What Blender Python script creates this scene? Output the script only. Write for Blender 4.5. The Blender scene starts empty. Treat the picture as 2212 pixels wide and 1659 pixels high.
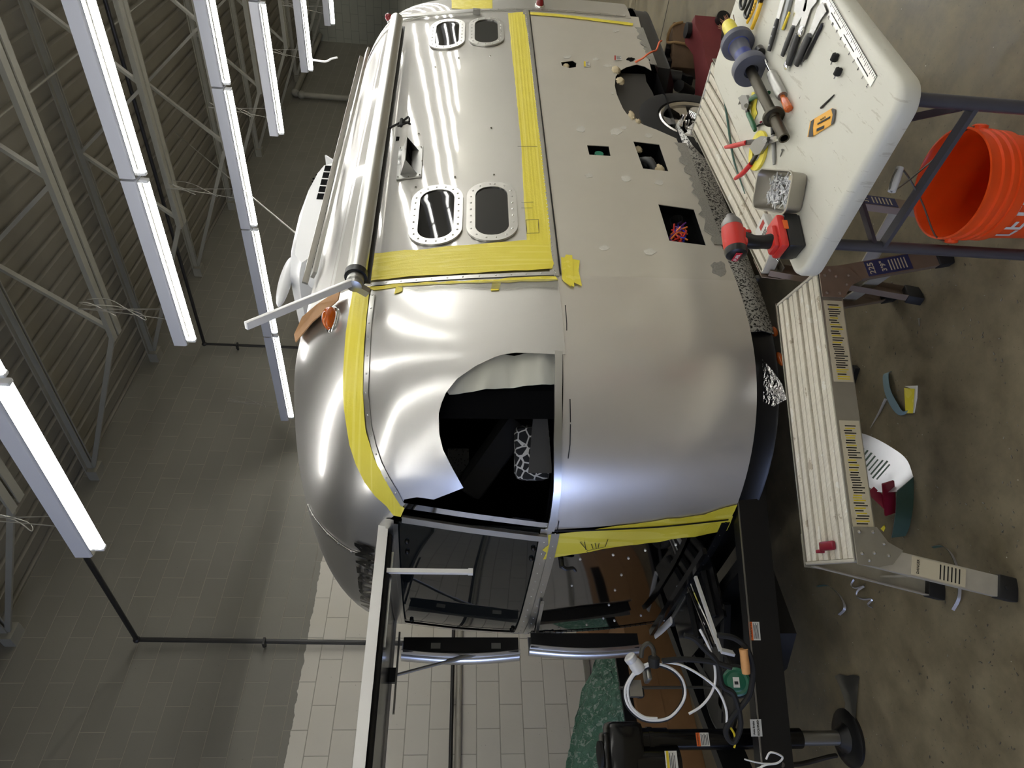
import bpy, bmesh, math, random
from mathutils import Vector, Matrix, geometry
random.seed(7)
SC = bpy.context.scene
COL = SC.collection
PI = math.pi

# ---------------------------------------------------------------- camera (portrait phone shot lying on its side)
F_PX, YAW, PITCH, ROLL = 1476.4, math.radians(43.316), math.radians(5.12), math.radians(-2.048)
EYE = Vector((0, 0, 1.75))
FWD = Vector((math.cos(YAW)*math.cos(PITCH), math.sin(YAW)*math.cos(PITCH), -math.sin(PITCH)))
_r = Vector((math.sin(YAW), -math.cos(YAW), 0)); _d = FWD.cross(_r)
RT = _r*math.cos(ROLL) + _d*math.sin(ROLL)
DN = -_r*math.sin(ROLL) + _d*math.cos(ROLL)
cam = bpy.data.cameras.new('camera'); cam.sensor_fit = 'HORIZONTAL'; cam.sensor_width = 36
cam.lens = F_PX/2212*36; cam.clip_start = .05; cam.clip_end = 200
camo = bpy.data.objects.new('camera', cam); COL.objects.link(camo)
camo.matrix_world = Matrix(((DN.x, RT.x, -FWD.x, EYE.x), (DN.y, RT.y, -FWD.y, EYE.y), (DN.z, RT.z, -FWD.z, EYE.z), (0, 0, 0, 1)))
SC.camera = camo

# ---------------------------------------------------------------- light and exposure
SC.view_settings.view_transform = 'Standard'; SC.view_settings.look = 'None'
SC.view_settings.gamma = 1; SC.view_settings.use_curve_mapping = False
SC.view_settings.exposure = 1.85
SC.cycles.use_denoising = True
SC.cycles.max_bounces = 10; SC.cycles.diffuse_bounces = 5; SC.cycles.glossy_bounces = 6
SC.cycles.sample_clamp_indirect = 6; SC.cycles.caustics_reflective = True
TUBE_POWER = 11.0
wd = bpy.data.worlds.new('daylight'); SC.world = wd; wd.use_nodes = True
wd.node_tree.nodes['Background'].inputs[0].default_value = (.46, .58, 1.0, 1)
wd.node_tree.nodes['Background'].inputs[1].default_value = 3.6
def portal(loc, rot, sx, sy):
    l = bpy.data.lights.new('door_daylight', 'AREA'); l.shape = 'RECTANGLE'; l.size = sx; l.size_y = sy
    l.cycles.is_portal = True
    o = bpy.data.objects.new('door_daylight', l); COL.objects.link(o); o.location = loc; o.rotation_euler = rot
portal((-7.0, 4.4, 1.35), (0, -PI/2, 0), 2.7, 1.8)

# ---------------------------------------------------------------- pixel rays of the photograph -> points of the place
def ray(x, y): return RT*((829.5-y)/F_PX) + DN*((x-1106)/F_PX) + FWD
def atZ(x, y, z): r = ray(x, y); return EYE + r*((z-EYE.z)/r.z)
def atY(x, y, Y): r = ray(x, y); return EYE + r*(Y/r.y)
def atX(x, y, X): r = ray(x, y); return EYE + r*(X/r.x)
def atP(x, y, p, n): r = ray(x, y); return EYE + r*((Vector(p)-EYE).dot(n)/r.dot(n))
def atD(x, y, d): return EYE + ray(x, y)*d          # at a given depth along the view axis

# ---------------------------------------------------------------- scene helpers
def thing(name, label, cat, loc=(0, 0, 0), rot=(0, 0, 0), group=None):
    o = bpy.data.objects.new(name, None); COL.objects.link(o); o.empty_display_size = .05
    o.location = loc; o.rotation_euler = rot
    return tag(o, label, cat, group)
def tag(o, label, cat, group=None):
    o['label'] = label; o['category'] = cat
    if group: o['group'] = group
    return o
def copy_tree(o, parent=None):
    c = o.copy(); COL.objects.link(c)
    if parent is not None: c.parent = parent; c.matrix_parent_inverse = Matrix()
    for ch in list(o.children): copy_tree(ch, c)
    return c

def frame(z, x=None):
    z = Vector(z).normalized()
    a = Vector(x) if x is not None else (Vector((0, 0, 1)) if abs(z.z) < .95 else Vector((1, 0, 0)))
    xx = (a - z*a.dot(z)).normalized(); yy = z.cross(xx)
    return xx, yy, z

class MB:
    """collects shapes into one mesh"""
    def __init__(s): s.v = []; s.f = []; s.m = []; s.cm = 0
    def add(s, vs, fs):
        o = len(s.v); s.v += [Vector(p) for p in vs]
        for f in fs: s.f.append([i+o for i in f]); s.m.append(s.cm)
    def mat(s, i): s.cm = i; return s
    def box(s, c, size, ax=None, bev=0):
        """box with centre c, size, axes ax=(X,Y,Z)"""
        X, Y, Z = ax if ax else (Vector((1, 0, 0)), Vector((0, 1, 0)), Vector((0, 0, 1)))
        X, Y, Z = Vector(X), Vector(Y), Vector(Z); c = Vector(c); a, b, h = size[0]/2, size[1]/2, size[2]/2
        if bev <= 0:
            vs = [c+X*(i*a)+Y*(j*b)+Z*(k*h) for k in (-1, 1) for j in (-1, 1) for i in (-1, 1)]
            s.add(vs, [(0, 2, 3, 1), (4, 5, 7, 6), (0, 1, 5, 4), (2, 6, 7, 3), (0, 4, 6, 2), (1, 3, 7, 5)])
        else:
            bm = bmesh.new(); bmesh.ops.create_cube(bm, size=1)
            for v in bm.verts: v.co = Vector((v.co.x*size[0], v.co.y*size[1], v.co.z*size[2]))
            bmesh.ops.bevel(bm, geom=list(bm.edges), offset=bev, segments=2, affect='EDGES', profile=.5)
            bm.verts.index_update()
            s.add([c+X*v.co.x+Y*v.co.y+Z*v.co.z for v in bm.verts], [[v.index for v in f.verts] for f in bm.faces]); bm.free()
        return s
    def bar(s, p, q, w, h, up=(0, 0, 1), bev=0):
        p, q = Vector(p), Vector(q); d = q-p; L = d.length; z = d/L
        X, Y, Z = frame(z, up)
        return s.box((p+q)/2, (h, w, L), (X, Y, Z), bev)
    def cyl(s, p, q, r, r2=None, n=16, cap=True):
        p, q = Vector(p), Vector(q); r2 = r if r2 is None else r2; X, Y, Z = frame(q-p)
        vs = []
        for c, rr in ((p, r), (q, r2)):
            for i in range(n):
                a = 2*PI*i/n; vs.append(c+X*(rr*math.cos(a))+Y*(rr*math.sin(a)))
        fs = [(i, (i+1) % n, n+(i+1) % n, n+i) for i in range(n)]
        if cap: fs += [list(range(n-1, -1, -1)), list(range(n, 2*n))]
        s.add(vs, fs); return s
    def lathe(s, p, axis, prof, n=24, cap0=True, cap1=True, x=None):
        """prof = [(radius, distance along axis)]"""
        p = Vector(p); X, Y, Z = frame(axis, x); vs = []
        for r, h in prof:
            for i in range(n):
                a = 2*PI*i/n; vs.append(p+Z*h+X*(r*math.cos(a))+Y*(r*math.sin(a)))
        fs = []
        for k in range(len(prof)-1):
            for i in range(n): fs.append((k*n+i, k*n+(i+1) % n, (k+1)*n+(i+1) % n, (k+1)*n+i))
        if cap0: fs.append(list(range(n-1, -1, -1)))
        if cap1: o = (len(prof)-1)*n; fs.append([o+i for i in range(n)])
        s.add(vs, fs); return s
    def tube(s, path, r, n=8, cap=True, smooth=0, flat=1.0, up=None):
        P = [Vector(p) for p in path]
        R = list(r) if isinstance(r, (list, tuple)) else [r]*len(P)
        if smooth:
            m = len(P); Q = []; RR = []
            for i in range(m-1):
                p0, p1, p2, p3 = P[max(i-1, 0)], P[i], P[i+1], P[min(i+2, m-1)]
                for k in range(smooth):
                    t = k/smooth
                    Q.append(.5*((2*p1)+(p2-p0)*t+(2*p0-5*p1+4*p2-p3)*t*t+(3*p1-p0-3*p2+p3)*t**3)); RR.append(R[i]*(1-t)+R[i+1]*t)
            P = Q+[P[-1]]; R = RR+[R[-1]]
        vs = []; X = None
        for i, p in enumerate(P):
            d = (P[min(i+1, len(P)-1)]-P[max(i-1, 0)]).normalized()
            if X is None: X, Y, _ = frame(d, up)
            else:
                X = (X-d*X.dot(d)); X = X.normalized() if X.length > 1e-6 else frame(d)[0]; Y = d.cross(X)
            for k in range(n):
                a = 2*PI*k/n; vs.append(p+X*(R[i]*math.cos(a)*flat)+Y*(R[i]*math.sin(a)))
        fs = [(j*n+k, j*n+(k+1) % n, (j+1)*n+(k+1) % n, (j+1)*n+k) for j in range(len(P)-1) for k in range(n)]
        if cap: fs += [list(range(n-1, -1, -1)), [(len(P)-1)*n+k for k in range(n)]]
        s.add(vs, fs); return s
    def prism(s, poly, o, X, Y, h, top=None):
        """polygon [(a,b)] in the plane o+aX+bY, extruded by h along X x Y"""
        o, X, Y = Vector(o), Vector(X), Vector(Y); Z = X.cross(Y).normalized(); n = len(poly)
        ar = sum(poly[i][0]*poly[(i+1) % n][1]-poly[(i+1) % n][0]*poly[i][1] for i in range(n))
        if ar < 0: poly = poly[::-1]
        top = top or poly
        vs = [o+X*a+Y*b for a, b in poly]+[o+X*a+Y*b+Z*h for a, b in top]
        s.add(vs, [list(range(n-1, -1, -1)), list(range(n, 2*n))]+[(i, (i+1) % n, n+(i+1) % n, n+i) for i in range(n)]); return s
    def sheet(s, rows, thick=0.0, nrm=None):
        """grid of points rows[i][j]; thickness along face normals by a back layer"""
        a, b = len(rows), len(rows[0])
        vs = [Vector(p) for r in rows for p in r]
        fs = [(i*b+j, i*b+j+1, (i+1)*b+j+1, (i+1)*b+j) for i in range(a-1) for j in range(b-1)]
        if thick:
            N = [Vector((0, 0, 0)) for _ in vs]
            for f in fs:
                n = (vs[f[1]]-vs[f[0]]).cross(vs[f[3]]-vs[f[0]])
                for i in f: N[i] += n
            k = len(vs); vs = vs+[vs[i]-N[i].normalized()*thick for i in range(k)]
            fs = fs+[tuple(i+k for i in f[::-1]) for f in fs]
            rim = [j for j in range(b)]+[i*b+b-1 for i in range(1, a)]+[(a-1)*b+j for j in range(b-2, -1, -1)]+[i*b for i in range(a-2, 0, -1)]
            fs += [(rim[(i+1) % len(rim)], rim[i], rim[i]+k, rim[(i+1) % len(rim)]+k) for i in range(len(rim))]
        s.add(vs, fs); return s
    def ball(s, c, r, n=12, sc=(1, 1, 1), ax=None):
        X, Y, Z = ax if ax else (Vector((1, 0, 0)), Vector((0, 1, 0)), Vector((0, 0, 1))); c = Vector(c); m = n//2; vs = []
        for i in range(1, m):
            t = PI*i/m
            for k in range(n):
                a = 2*PI*k/n; vs.append(c+X*(r*sc[0]*math.sin(t)*math.cos(a))+Y*(r*sc[1]*math.sin(t)*math.sin(a))+Z*(r*sc[2]*math.cos(t)))
        t0 = len(vs); vs += [c+Z*(r*sc[2]), c-Z*(r*sc[2])]
        fs = [(i*n+k, (i+1)*n+k, (i+1)*n+(k+1) % n, i*n+(k+1) % n) for i in range(m-2) for k in range(n)]
        fs += [(t0, k, (k+1) % n) for k in range(n)]+[(t0+1, (m-2)*n+(k+1) % n, (m-2)*n+k) for k in range(n)]
        s.add(vs, fs); return s
    def mesh(s, name, mats, ang=40):
        me = bpy.data.meshes.new(name); me.from_pydata([tuple(v) for v in s.v], [], s.f)
        for m in (mats if isinstance(mats, (list, tuple)) else [mats]): me.materials.append(m)
        me.polygons.foreach_set('material_index', s.m)
        me.update()
        bm = bmesh.new(); bm.from_mesh(me); bmesh.ops.recalc_face_normals(bm, faces=list(bm.faces)); bm.to_mesh(me); bm.free()
        me.shade_smooth()
        if ang < 180: me.set_sharp_from_angle(angle=math.radians(ang))
        return me
    def build(s, name, mats, parent=None, ang=40, label=None):
        o = bpy.data.objects.new(name, s.mesh(name, mats, ang)); COL.objects.link(o)
        if parent is not None: o.parent = parent
        if label: o['label'] = label
        return o
def struct(o): o['kind'] = 'structure'; return o

def text_mesh(txt, size, depth=.001, bold=False, align='CENTER', shear=0, sx=1.0, fat=.018):
    """letters as mesh data lying in XY (x reading direction), centred"""
    c = bpy.data.curves.new('lettering', 'FONT'); c.body = txt; c.size = size; c.extrude = depth; c.align_x = align; c.align_y = 'CENTER'
    c.resolution_u = 2; c.shear = shear
    if bold: c.offset = size*fat
    o = bpy.data.objects.new('lettering', c); COL.objects.link(o)
    dg = bpy.context.evaluated_depsgraph_get(); me = bpy.data.meshes.new_from_object(o.evaluated_get(dg))
    bpy.data.objects.remove(o); bpy.data.curves.remove(c)
    vs = [(v.co.x*sx, v.co.y, v.co.z) for v in me.vertices]; fs = [tuple(p.vertices) for p in me.polygons]
    bpy.data.meshes.remove(me); return vs, fs
def put_text(mb, txt, size, o, X, Y, depth=.0008, **k):
    vs, fs = text_mesh(txt, size, depth, **k); X, Y = Vector(X).normalized(), Vector(Y).normalized(); Z = X.cross(Y)
    mb.add([Vector(o)+X*v[0]+Y*v[1]+Z*v[2] for v in vs], fs); return mb
# ---------------------------------------------------------------- materials
def lin(c): return tuple((x/255/12.92 if x/255 <= .04045 else ((x/255+.055)/1.055)**2.4) for x in c)+(1,)
class NT:
    def __init__(s, name):
        s.m = bpy.data.materials.new(name); s.m.use_nodes = True; s.t = s.m.node_tree; s.b = s.t.nodes['Principled BSDF']
    def n(s, typ, **k):
        nd = s.t.nodes.new(typ)
        for a, v in k.items(): setattr(nd, a, v)
        return nd
    def l(s, a, b): s.t.links.new(a, b)
    def coord(s, scale=(1, 1, 1), rot=(0, 0, 0)):
        c = s.n('ShaderNodeTexCoord'); mp = s.n('ShaderNodeMapping'); mp.inputs['Scale'].default_value = scale; mp.inputs['Rotation'].default_value = rot
        s.l(c.outputs['Object'], mp.inputs['Vector']); return mp.outputs['Vector']
    def noise(s, vec, scale, detail=4, rough=.55, dist=0):
        x = s.n('ShaderNodeTexNoise'); x.inputs['Scale'].default_value = scale; x.inputs['Detail'].default_value = detail
        x.inputs['Roughness'].default_value = rough; x.inputs['Distortion'].default_value = dist; s.l(vec, x.inputs['Vector']); return x.outputs['Fac']
    def ramp(s, fac, stops):
        r = s.n('ShaderNodeValToRGB'); e = r.color_ramp.elements
        while len(e) < len(stops): e.new(.5)
        for i, (p, c) in enumerate(stops): e[i].position = p; e[i].color = c if len(c) == 4 else tuple(c)+(1,)
        s.l(fac, r.inputs['Fac']); return r.outputs['Color']
    def mix(s, fac, a, b, mode='MIX'):
        x = s.n('ShaderNodeMix', data_type='RGBA', blend_type=mode)
        for v, i in ((fac, 0), (a, 6), (b, 7)):
            if hasattr(v, 'links'): s.l(v, x.inputs[i])
            else: x.inputs[i].default_value = v
        return x.outputs[2]
    def math(s, op, a, b=0.0, clamp=False):
        x = s.n('ShaderNodeMath', operation=op); x.use_clamp = clamp
        for i, v in enumerate((a, b)):
            if hasattr(v, 'links'): s.l(v, x.inputs[i])
            else: x.inputs[i].default_value = v
        return x.outputs[0]
    def bump(s, h, strength=.3, dist=.01, normal=None):
        b = s.n('ShaderNodeBump'); b.inputs['Strength'].default_value = strength; b.inputs['Distance'].default_value = dist
        s.l(h, b.inputs['Height'])
        if normal is not None: s.l(normal, b.inputs['Normal'])
        s.l(b.outputs['Normal'], s.b.inputs['Normal']); return b.outputs['Normal']
    def set(s, **k):
        for a, v in k.items():
            i = s.b.inputs[a.replace('_', ' ')]
            if hasattr(v, 'links'): s.l(v, i)
            else: i.default_value = v
        return s
def M(name, rgb, rough=.5, metal=0.0, var=.0, scale=30, bump=0, **k):
    """plain procedural material; rgb in 0..255; var = noise variation of the colour"""
    t = NT(name); c = lin(rgb)
    t.set(Roughness=rough, Metallic=metal, Base_Color=c, **k)
    if var or bump:
        v = t.coord(); f = t.noise(v, scale, 5)
        if var:
            t.set(Base_Color=t.mix(f, tuple(x*(1-var) for x in c[:3])+(1,), tuple(min(1, x*(1+var)) for x in c[:3])+(1,)))
        if bump: t.bump(f, bump, .004)
    return t.m
MAT = {}
def wall_mat():
    t = NT('painted_block'); c = t.n('ShaderNodeTexCoord'); sp = t.n('ShaderNodeSeparateXYZ'); t.l(c.outputs['Object'], sp.inputs[0])
    # blocks 16 x 8 inch, running bond along the wall (object x), courses along z
    cb = t.n('ShaderNodeCombineXYZ'); t.l(sp.outputs['X'], cb.inputs['X']); t.l(sp.outputs['Z'], cb.inputs['Y'])
    br = t.n('ShaderNodeTexBrick'); t.l(cb.outputs[0], br.inputs['Vector'])
    br.offset = .5; br.inputs['Scale'].default_value = 1; br.inputs['Brick Width'].default_value = .4064; br.inputs['Row Height'].default_value = .2032
    br.inputs['Mortar Size'].default_value = .005; br.inputs['Mortar Smooth'].default_value = .6; br.inputs['Bias'].default_value = 0
    br.inputs['Color1'].default_value = (.45, .45, .45, 1); br.inputs['Color2'].default_value = (.55, .55, .55, 1); br.inputs['Mortar'].default_value = (.5, .5, .5, 1)
    v = t.coord(); n1 = t.noise(v, 1.1, 5); n2 = t.noise(v, 60, 3)
    ed = t.math('ADD', sp.outputs['Z'], t.math('MULTIPLY', t.math('SUBTRACT', t.noise(v, 12, 3), .5), .05))
    low = t.math('LESS_THAN', ed, 2.985)
    dark = t.mix(n1, lin((110, 107, 97)), lin((128, 125, 114))); pale = t.mix(n1, lin((196, 191, 178)), lin((209, 204, 191)))
    base = t.mix(low, dark, pale)
    base = t.mix(.35, base, t.mix(1.0, base, br.outputs['Color'], 'OVERLAY'))
    base = t.mix(t.math('MULTIPLY', br.outputs['Fac'], .75), base, lin((150, 146, 130)))
    spk = t.math('GREATER_THAN', t.noise(v, 45, 2), .73)
    base = t.mix(t.math('MULTIPLY', spk, .5), base, lin((70, 66, 58)))
    t.set(Base_Color=base, Roughness=.55)
    h = t.math('SUBTRACT', t.math('MULTIPLY', n2, .12), br.outputs['Fac']); t.bump(h, .6, .006); return t.m
MAT['wall'] = wall_mat()
def wallB_mat():
    t = NT('end_block'); c = t.n('ShaderNodeTexCoord'); sp = t.n('ShaderNodeSeparateXYZ'); t.l(c.outputs['Object'], sp.inputs[0])
    cb = t.n('ShaderNodeCombineXYZ'); t.l(sp.outputs['Y'], cb.inputs['X']); t.l(sp.outputs['Z'], cb.inputs['Y'])
    br = t.n('ShaderNodeTexBrick'); t.l(cb.outputs[0], br.inputs['Vector']); br.inputs['Scale'].default_value = 1
    br.inputs['Brick Width'].default_value = .4064; br.inputs['Row Height'].default_value = .2032; br.inputs['Mortar Size'].default_value = .006
    v = t.coord(); n1 = t.noise(v, 1, 4)
    base = t.mix(n1, lin((128, 128, 114)), lin((142, 142, 128))); base = t.mix(t.math('MULTIPLY', br.outputs['Fac'], .5), base, lin((80, 78, 70)))
    t.set(Base_Color=base, Roughness=.6); t.bump(t.math('MULTIPLY', br.outputs['Fac'], -1), .4, .006); return t.m
MAT['wallB'] = wallB_mat()
def floor_mat():
    t = NT('concrete'); v = t.coord(); n1 = t.noise(v, .8, 8, .62); n2 = t.noise(v, 6, 6, .65); n3 = t.noise(v, 120, 2)
    base = t.ramp(n1, [(.30, lin((92, 84, 66))), (.55, lin((120, 110, 88))), (.75, lin((138, 129, 106)))])
    base = t.mix(.55, base, t.ramp(n2, [(.35, lin((84, 76, 60))), (.65, lin((142, 132, 108)))]))
    drk = t.math('GREATER_THAN', t.noise(v, 70, 2), .70); base = t.mix(t.math('MULTIPLY', drk, .55), base, lin((45, 42, 36)))
    vo = t.n('ShaderNodeTexVoronoi'); vo.inputs['Scale'].default_value = 26; t.l(v, vo.inputs['Vector'])
    chip = t.math('MULTIPLY', t.math('LESS_THAN', vo.outputs['Distance'], .055), t.math('GREATER_THAN', t.noise(v, 9, 2), .56))
    base = t.mix(chip, base, lin((196, 194, 184)))
    t.set(Base_Color=base, Roughness=t.ramp(n2, [(.3, (.32,)*3), (.7, (.6,)*3)]))
    t.bump(t.math('ADD', t.math('MULTIPLY', n3, .3), n2), .12, .004); return t.m
MAT['floor'] = floor_mat()
def alu(name, rgb, rough, wav=0, wscale=2, wstr=.1, streak=0, smudge=0, scl=(1, 1, 1), metal=1.0):
    """sheet aluminium: mirror to brushed, with oil-canning waves"""
    t = NT(name); v = t.coord(); c = lin(rgb); col = c; r = rough
    if smudge:
        n = t.noise(v, 3.5, 6, .6); col = t.mix(n, tuple(x*(1-smudge) for x in c[:3])+(1,), c); r = t.math('ADD', t.math('MULTIPLY', n, smudge*.35), rough-.12*smudge)
    t.set(Base_Color=col, Metallic=metal, Roughness=r)
    h = None
    if wav:
        h = t.noise(t.coord(scl), wscale, 2, .4)
        nb = t.bump(h, wstr, wav)
    else: nb = None
    if streak:
        g = t.noise(t.coord((2, 2, 260)), 1, 2)
        t.bump(g, streak, .002, nb)
    return t.m
def two_lobe(name, rgb, r0, r1, fac, wav, wscale, wstr, scl):
    """clad sheet: a sharp reflection over a broad haze"""
    t = NT(name); h = t.noise(t.coord(scl), wscale, 2, .4); nb = t.bump(h, wstr, wav); c = lin(rgb)
    t.set(Base_Color=c, Metallic=1.0, Roughness=r0)
    p2 = t.n('ShaderNodeBsdfPrincipled'); p2.inputs['Base Color'].default_value = c; p2.inputs['Metallic'].default_value = 1; p2.inputs['Roughness'].default_value = r1
    t.l(nb, p2.inputs['Normal']); mx = t.n('ShaderNodeMixShader'); mx.inputs[0].default_value = fac
    t.l(t.b.outputs[0], mx.inputs[1]); t.l(p2.outputs[0], mx.inputs[2]); t.l(mx.outputs[0], t.t.nodes['Material Output'].inputs['Surface']); return t.m
MAT['mirror'] = two_lobe('polished_alu', (208, 206, 201), .05, .55, .5, .02, 1.6, .16, (1.2, 1, .8))
MAT['brush'] = two_lobe('brushed_alu', (214, 213, 210), .19, .42, .55, .002, 1.0, .02, (2, 2, 200))
MAT['brush_low'] = alu('old_brushed_alu', (224, 220, 213), .30, .02, 1.2, .06, streak=.05, smudge=.10, metal=.7)
MAT['satin'] = alu('satin_lower_alu', (220, 216, 206), .36, .02, 1.3, .10, smudge=.13, metal=.6)
MAT['front'] = alu('dark_polished_front', (150, 150, 152), .06, .01, 1.5, .10, smudge=.05)
MAT['rail'] = alu('rail_alu', (205, 204, 200), .28)
MAT['chrome'] = alu('chrome', (225, 225, 225), .06)
MAT['steel'] = alu('tool_steel', (150, 150, 148), .32, smudge=.25)
MAT['pipe'] = alu('dark_steel_pipe', (98, 94, 84), .38, smudge=.35)
MAT['galv'] = alu('galvanised_steel', (168, 168, 164), .35, smudge=.2)
MAT['black'] = M('black_paint', (14, 14, 15), .42, var=.3)
MAT['blackgloss'] = M('black_gloss', (10, 10, 11), .18)
MAT['rubber'] = M('black_rubber', (20, 20, 20), .75, var=.3, bump=.15)
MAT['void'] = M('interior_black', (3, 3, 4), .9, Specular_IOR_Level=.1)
MAT['glass'] = M('dark_tinted_glass', (6, 7, 8), .03, Specular_IOR_Level=.6)
MAT['glass_grey'] = M('grey_tinted_glass', (24, 27, 26), .03, Specular_IOR_Level=.7)
def tape_mat(nm='yellow_tape', sc=(1, 1, 1)):
    t = NT(nm); v = t.coord(); n = t.noise(v, 9, 5); n2 = t.noise(v, 60, 4, .6, 1.5)
    t.set(Base_Color=t.mix(n, lin((222, 206, 52)), lin((234, 220, 80))), Roughness=.42); st = t.noise(t.coord(sc), 1, 1, .3); b1 = t.bump(st, .5, .004); t.bump(n2, .25, .004, b1)
    t.set(Base_Color=t.mix(t.math('MULTIPLY', t.math('GREATER_THAN', st, .60), .35), t.mix(n, lin((222, 206, 52)), lin((234, 220, 80))), lin((246, 236, 130)))); return t.m
MAT['tape'] = tape_mat('yellow_tape', (30, 30, 30)); MAT['tapeH'] = tape_mat('yellow_tape_level', (.6, .6, 70)); MAT['tapeV'] = tape_mat('yellow_tape_upright', (70, 30, .6))
MAT['white'] = M('white_enamel', (225, 225, 224), .3)
MAT['housing'] = M('white_fixture_paint', (196, 198, 204), .4)
MAT['reflector'] = alu('fixture_reflector', (200, 200, 196), .22)
MAT['whiteplastic'] = M('white_plastic', (206, 207, 208), .3)
MAT['ceil'] = M('ceiling_paint', (124, 119, 106), .6, var=.12, scale=3)
MAT['joist'] = M('joist_paint', (140, 137, 124), .55, var=.12, scale=6)
MAT['conduit'] = M('black_conduit', (28, 27, 26), .45, var=.2)
MAT['amber'] = M('amber_lens', (196, 92, 22), .12, var=.2, scale=120, Transmission_Weight=.25)
MAT['redlens'] = M('red_lens', (120, 16, 20), .12, Transmission_Weight=.2)
MAT['card'] = M('cardboard', (150, 112, 74), .8, var=.12, scale=14, bump=.1)
MAT['orange'] = M('orange_plastic', (232, 78, 22), .38, var=.06, scale=8)
def emit(name, rgb, s):
    t = NT(name); t.set(Base_Color=(0, 0, 0, 1), Emission_Color=rgb, Emission_Strength=s); return t.m
MAT['lamp'] = emit('fluorescent_tube', (1.0, .985, .94, 1), TUBE_POWER)
# ---------------------------------------------------------------- the room
X0, X1, Y0, Y1, HC = -7.0, 19.5, -5.6, 6.2, 5.69
def slab(name, lo, hi, mat, k=1):
    o = MB().box([(a+b)/2 for a, b in zip(lo, hi)], [b-a for a, b in zip(lo, hi)]).build(name, mat); return struct(o)
slab('floor', (X0-.2, Y0-.2, -.2), (X1+.2, Y1+.2, 0), MAT['floor'])
slab('wall_back', (X0-.2, Y1, 0), (X1+.2, Y1+.2, HC+.1), MAT['wall'])
slab('wall_right', (X1, Y0, 0), (X1+.2, Y1, HC+.1), MAT['wallB'])
slab('wall_front', (X0-.2, Y0-.2, 0), (X1+.2, Y0, HC+.1), M('pale_painted_wall', (214, 212, 204), .6))
wl = MB()
for lo, hi in (((X0-.2, Y0, 0), (X0, 3.5, HC+.1)), ((X0-.2, 5.3, 0), (X0, Y1, HC+.1)), ((X0-.2, 3.5, 2.7), (X0, 5.3, HC+.1))):
    wl.box([(a+b)/2 for a, b in zip(lo, hi)], [b-a for a, b in zip(lo, hi)])
struct(wl.build('wall_left', MAT['wallB']))
# corrugated steel deck, ribs running along x
dk = MB(); prof = []; y = Y0; P = .203
while y < Y1:
    prof += [(y, HC), (y+.13, HC), (y+.145, HC+.038), (y+.188, HC+.038)]; y += P
prof.append((Y1, HC))
dk.sheet([[(xx, a, b) for a, b in prof] for xx in (X0, X1)])
dk.box(((X0+X1)/2, (Y0+Y1)/2, HC+.12), (X1-X0, Y1-Y0, .04))
struct(dk.build('ceiling', MAT['ceil'], ang=10))

# open-web roof joists, bearing on the back wall
def make_joist():
    t = thing('roof_joist', '', 'joist', (0, 0, 0), group='open web steel joists under the roof deck')
    zt, zb, yb = 5.60, 4.75, 4.2; ys = Y0+.1
    m = MB()
    for sx in (-.045, .045):
        m.box((sx, (ys+Y1)/2, zt), (.05, Y1-ys, .012)); m.box((sx*.45, (ys+Y1)/2, zt-.03), (.012, Y1-ys, .06))
    m.build('top_chord', MAT['joist'], t)
    m = MB()
    for sx in (-.05, .05):
        m.box((sx, (ys+yb)/2, zb), (.07, yb-ys, .014)); m.box((sx*.4, (ys+yb)/2, zb+.035), (.014, yb-ys, .07))
    m.build('bottom_chord', MAT['joist'], t)
    m = MB(); y = yb-.06
    m.bar((0, y, zb+.02), (0, Y1-.05, zt-.02), .03, .045)
    while y > ys+1:
        m.bar((0, y, zb+.02), (0, y-.72, zt-.03), .03, .045, (1, 0, 0)); m.bar((0, y-.72, zt-.03), (0, y-1.44, zb+.02), .03, .045, (1, 0, 0)); y -= 1.44
    m.build('web_bar', MAT['joist'], t)
    MB().box((0, Y1-.07, zt-.06), (.16, .14, .10)).build('bearing_seat', MAT['joist'], t)
    return t
_j = make_joist(); _jx = [1.13, 3.04, 4.90, 6.82, 8.74, 10.70, 12.72, 14.7, 16.6, 18.5, -.8, -2.7]
_jl = ['open web joist nearest the left edge of the ceiling', 'open web joist over the lowest ceiling lamp, at the bottom left', 'open web joist with its lower chord ending left of the bright second lamp',
       'open web joist crossing just behind the bright long lamp', 'fifth open web joist, between two lamps', 'sixth open web joist, ending near the air conditioner', 'seventh open web joist, towards the far corner',
       'eighth open web joist, near the far corner', 'ninth open web joist, second from the end wall', 'open web joist nearest the end wall', 'open web joist above the lamp nearest the camera', 'open web joist farthest behind the camera side']
for i, x in enumerate(_jx):
    o = _j if i == 0 else copy_tree(_j)
    o.location = (x, 0, 0); o['label'] = _jl[i]
# bridging rods across the joists
for k, (yy, zz, w) in enumerate(((2.6, 5.5, 'near the back wall'), (-.2, 5.5, 'nearer the camera'))):
    tag(MB().cyl((-3, yy, zz), (19, yy, zz), .011, n=6).build('bridging_rod', MAT['joist']), 'thin steel bridging rod across the joists, '+w, 'rod')

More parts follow.
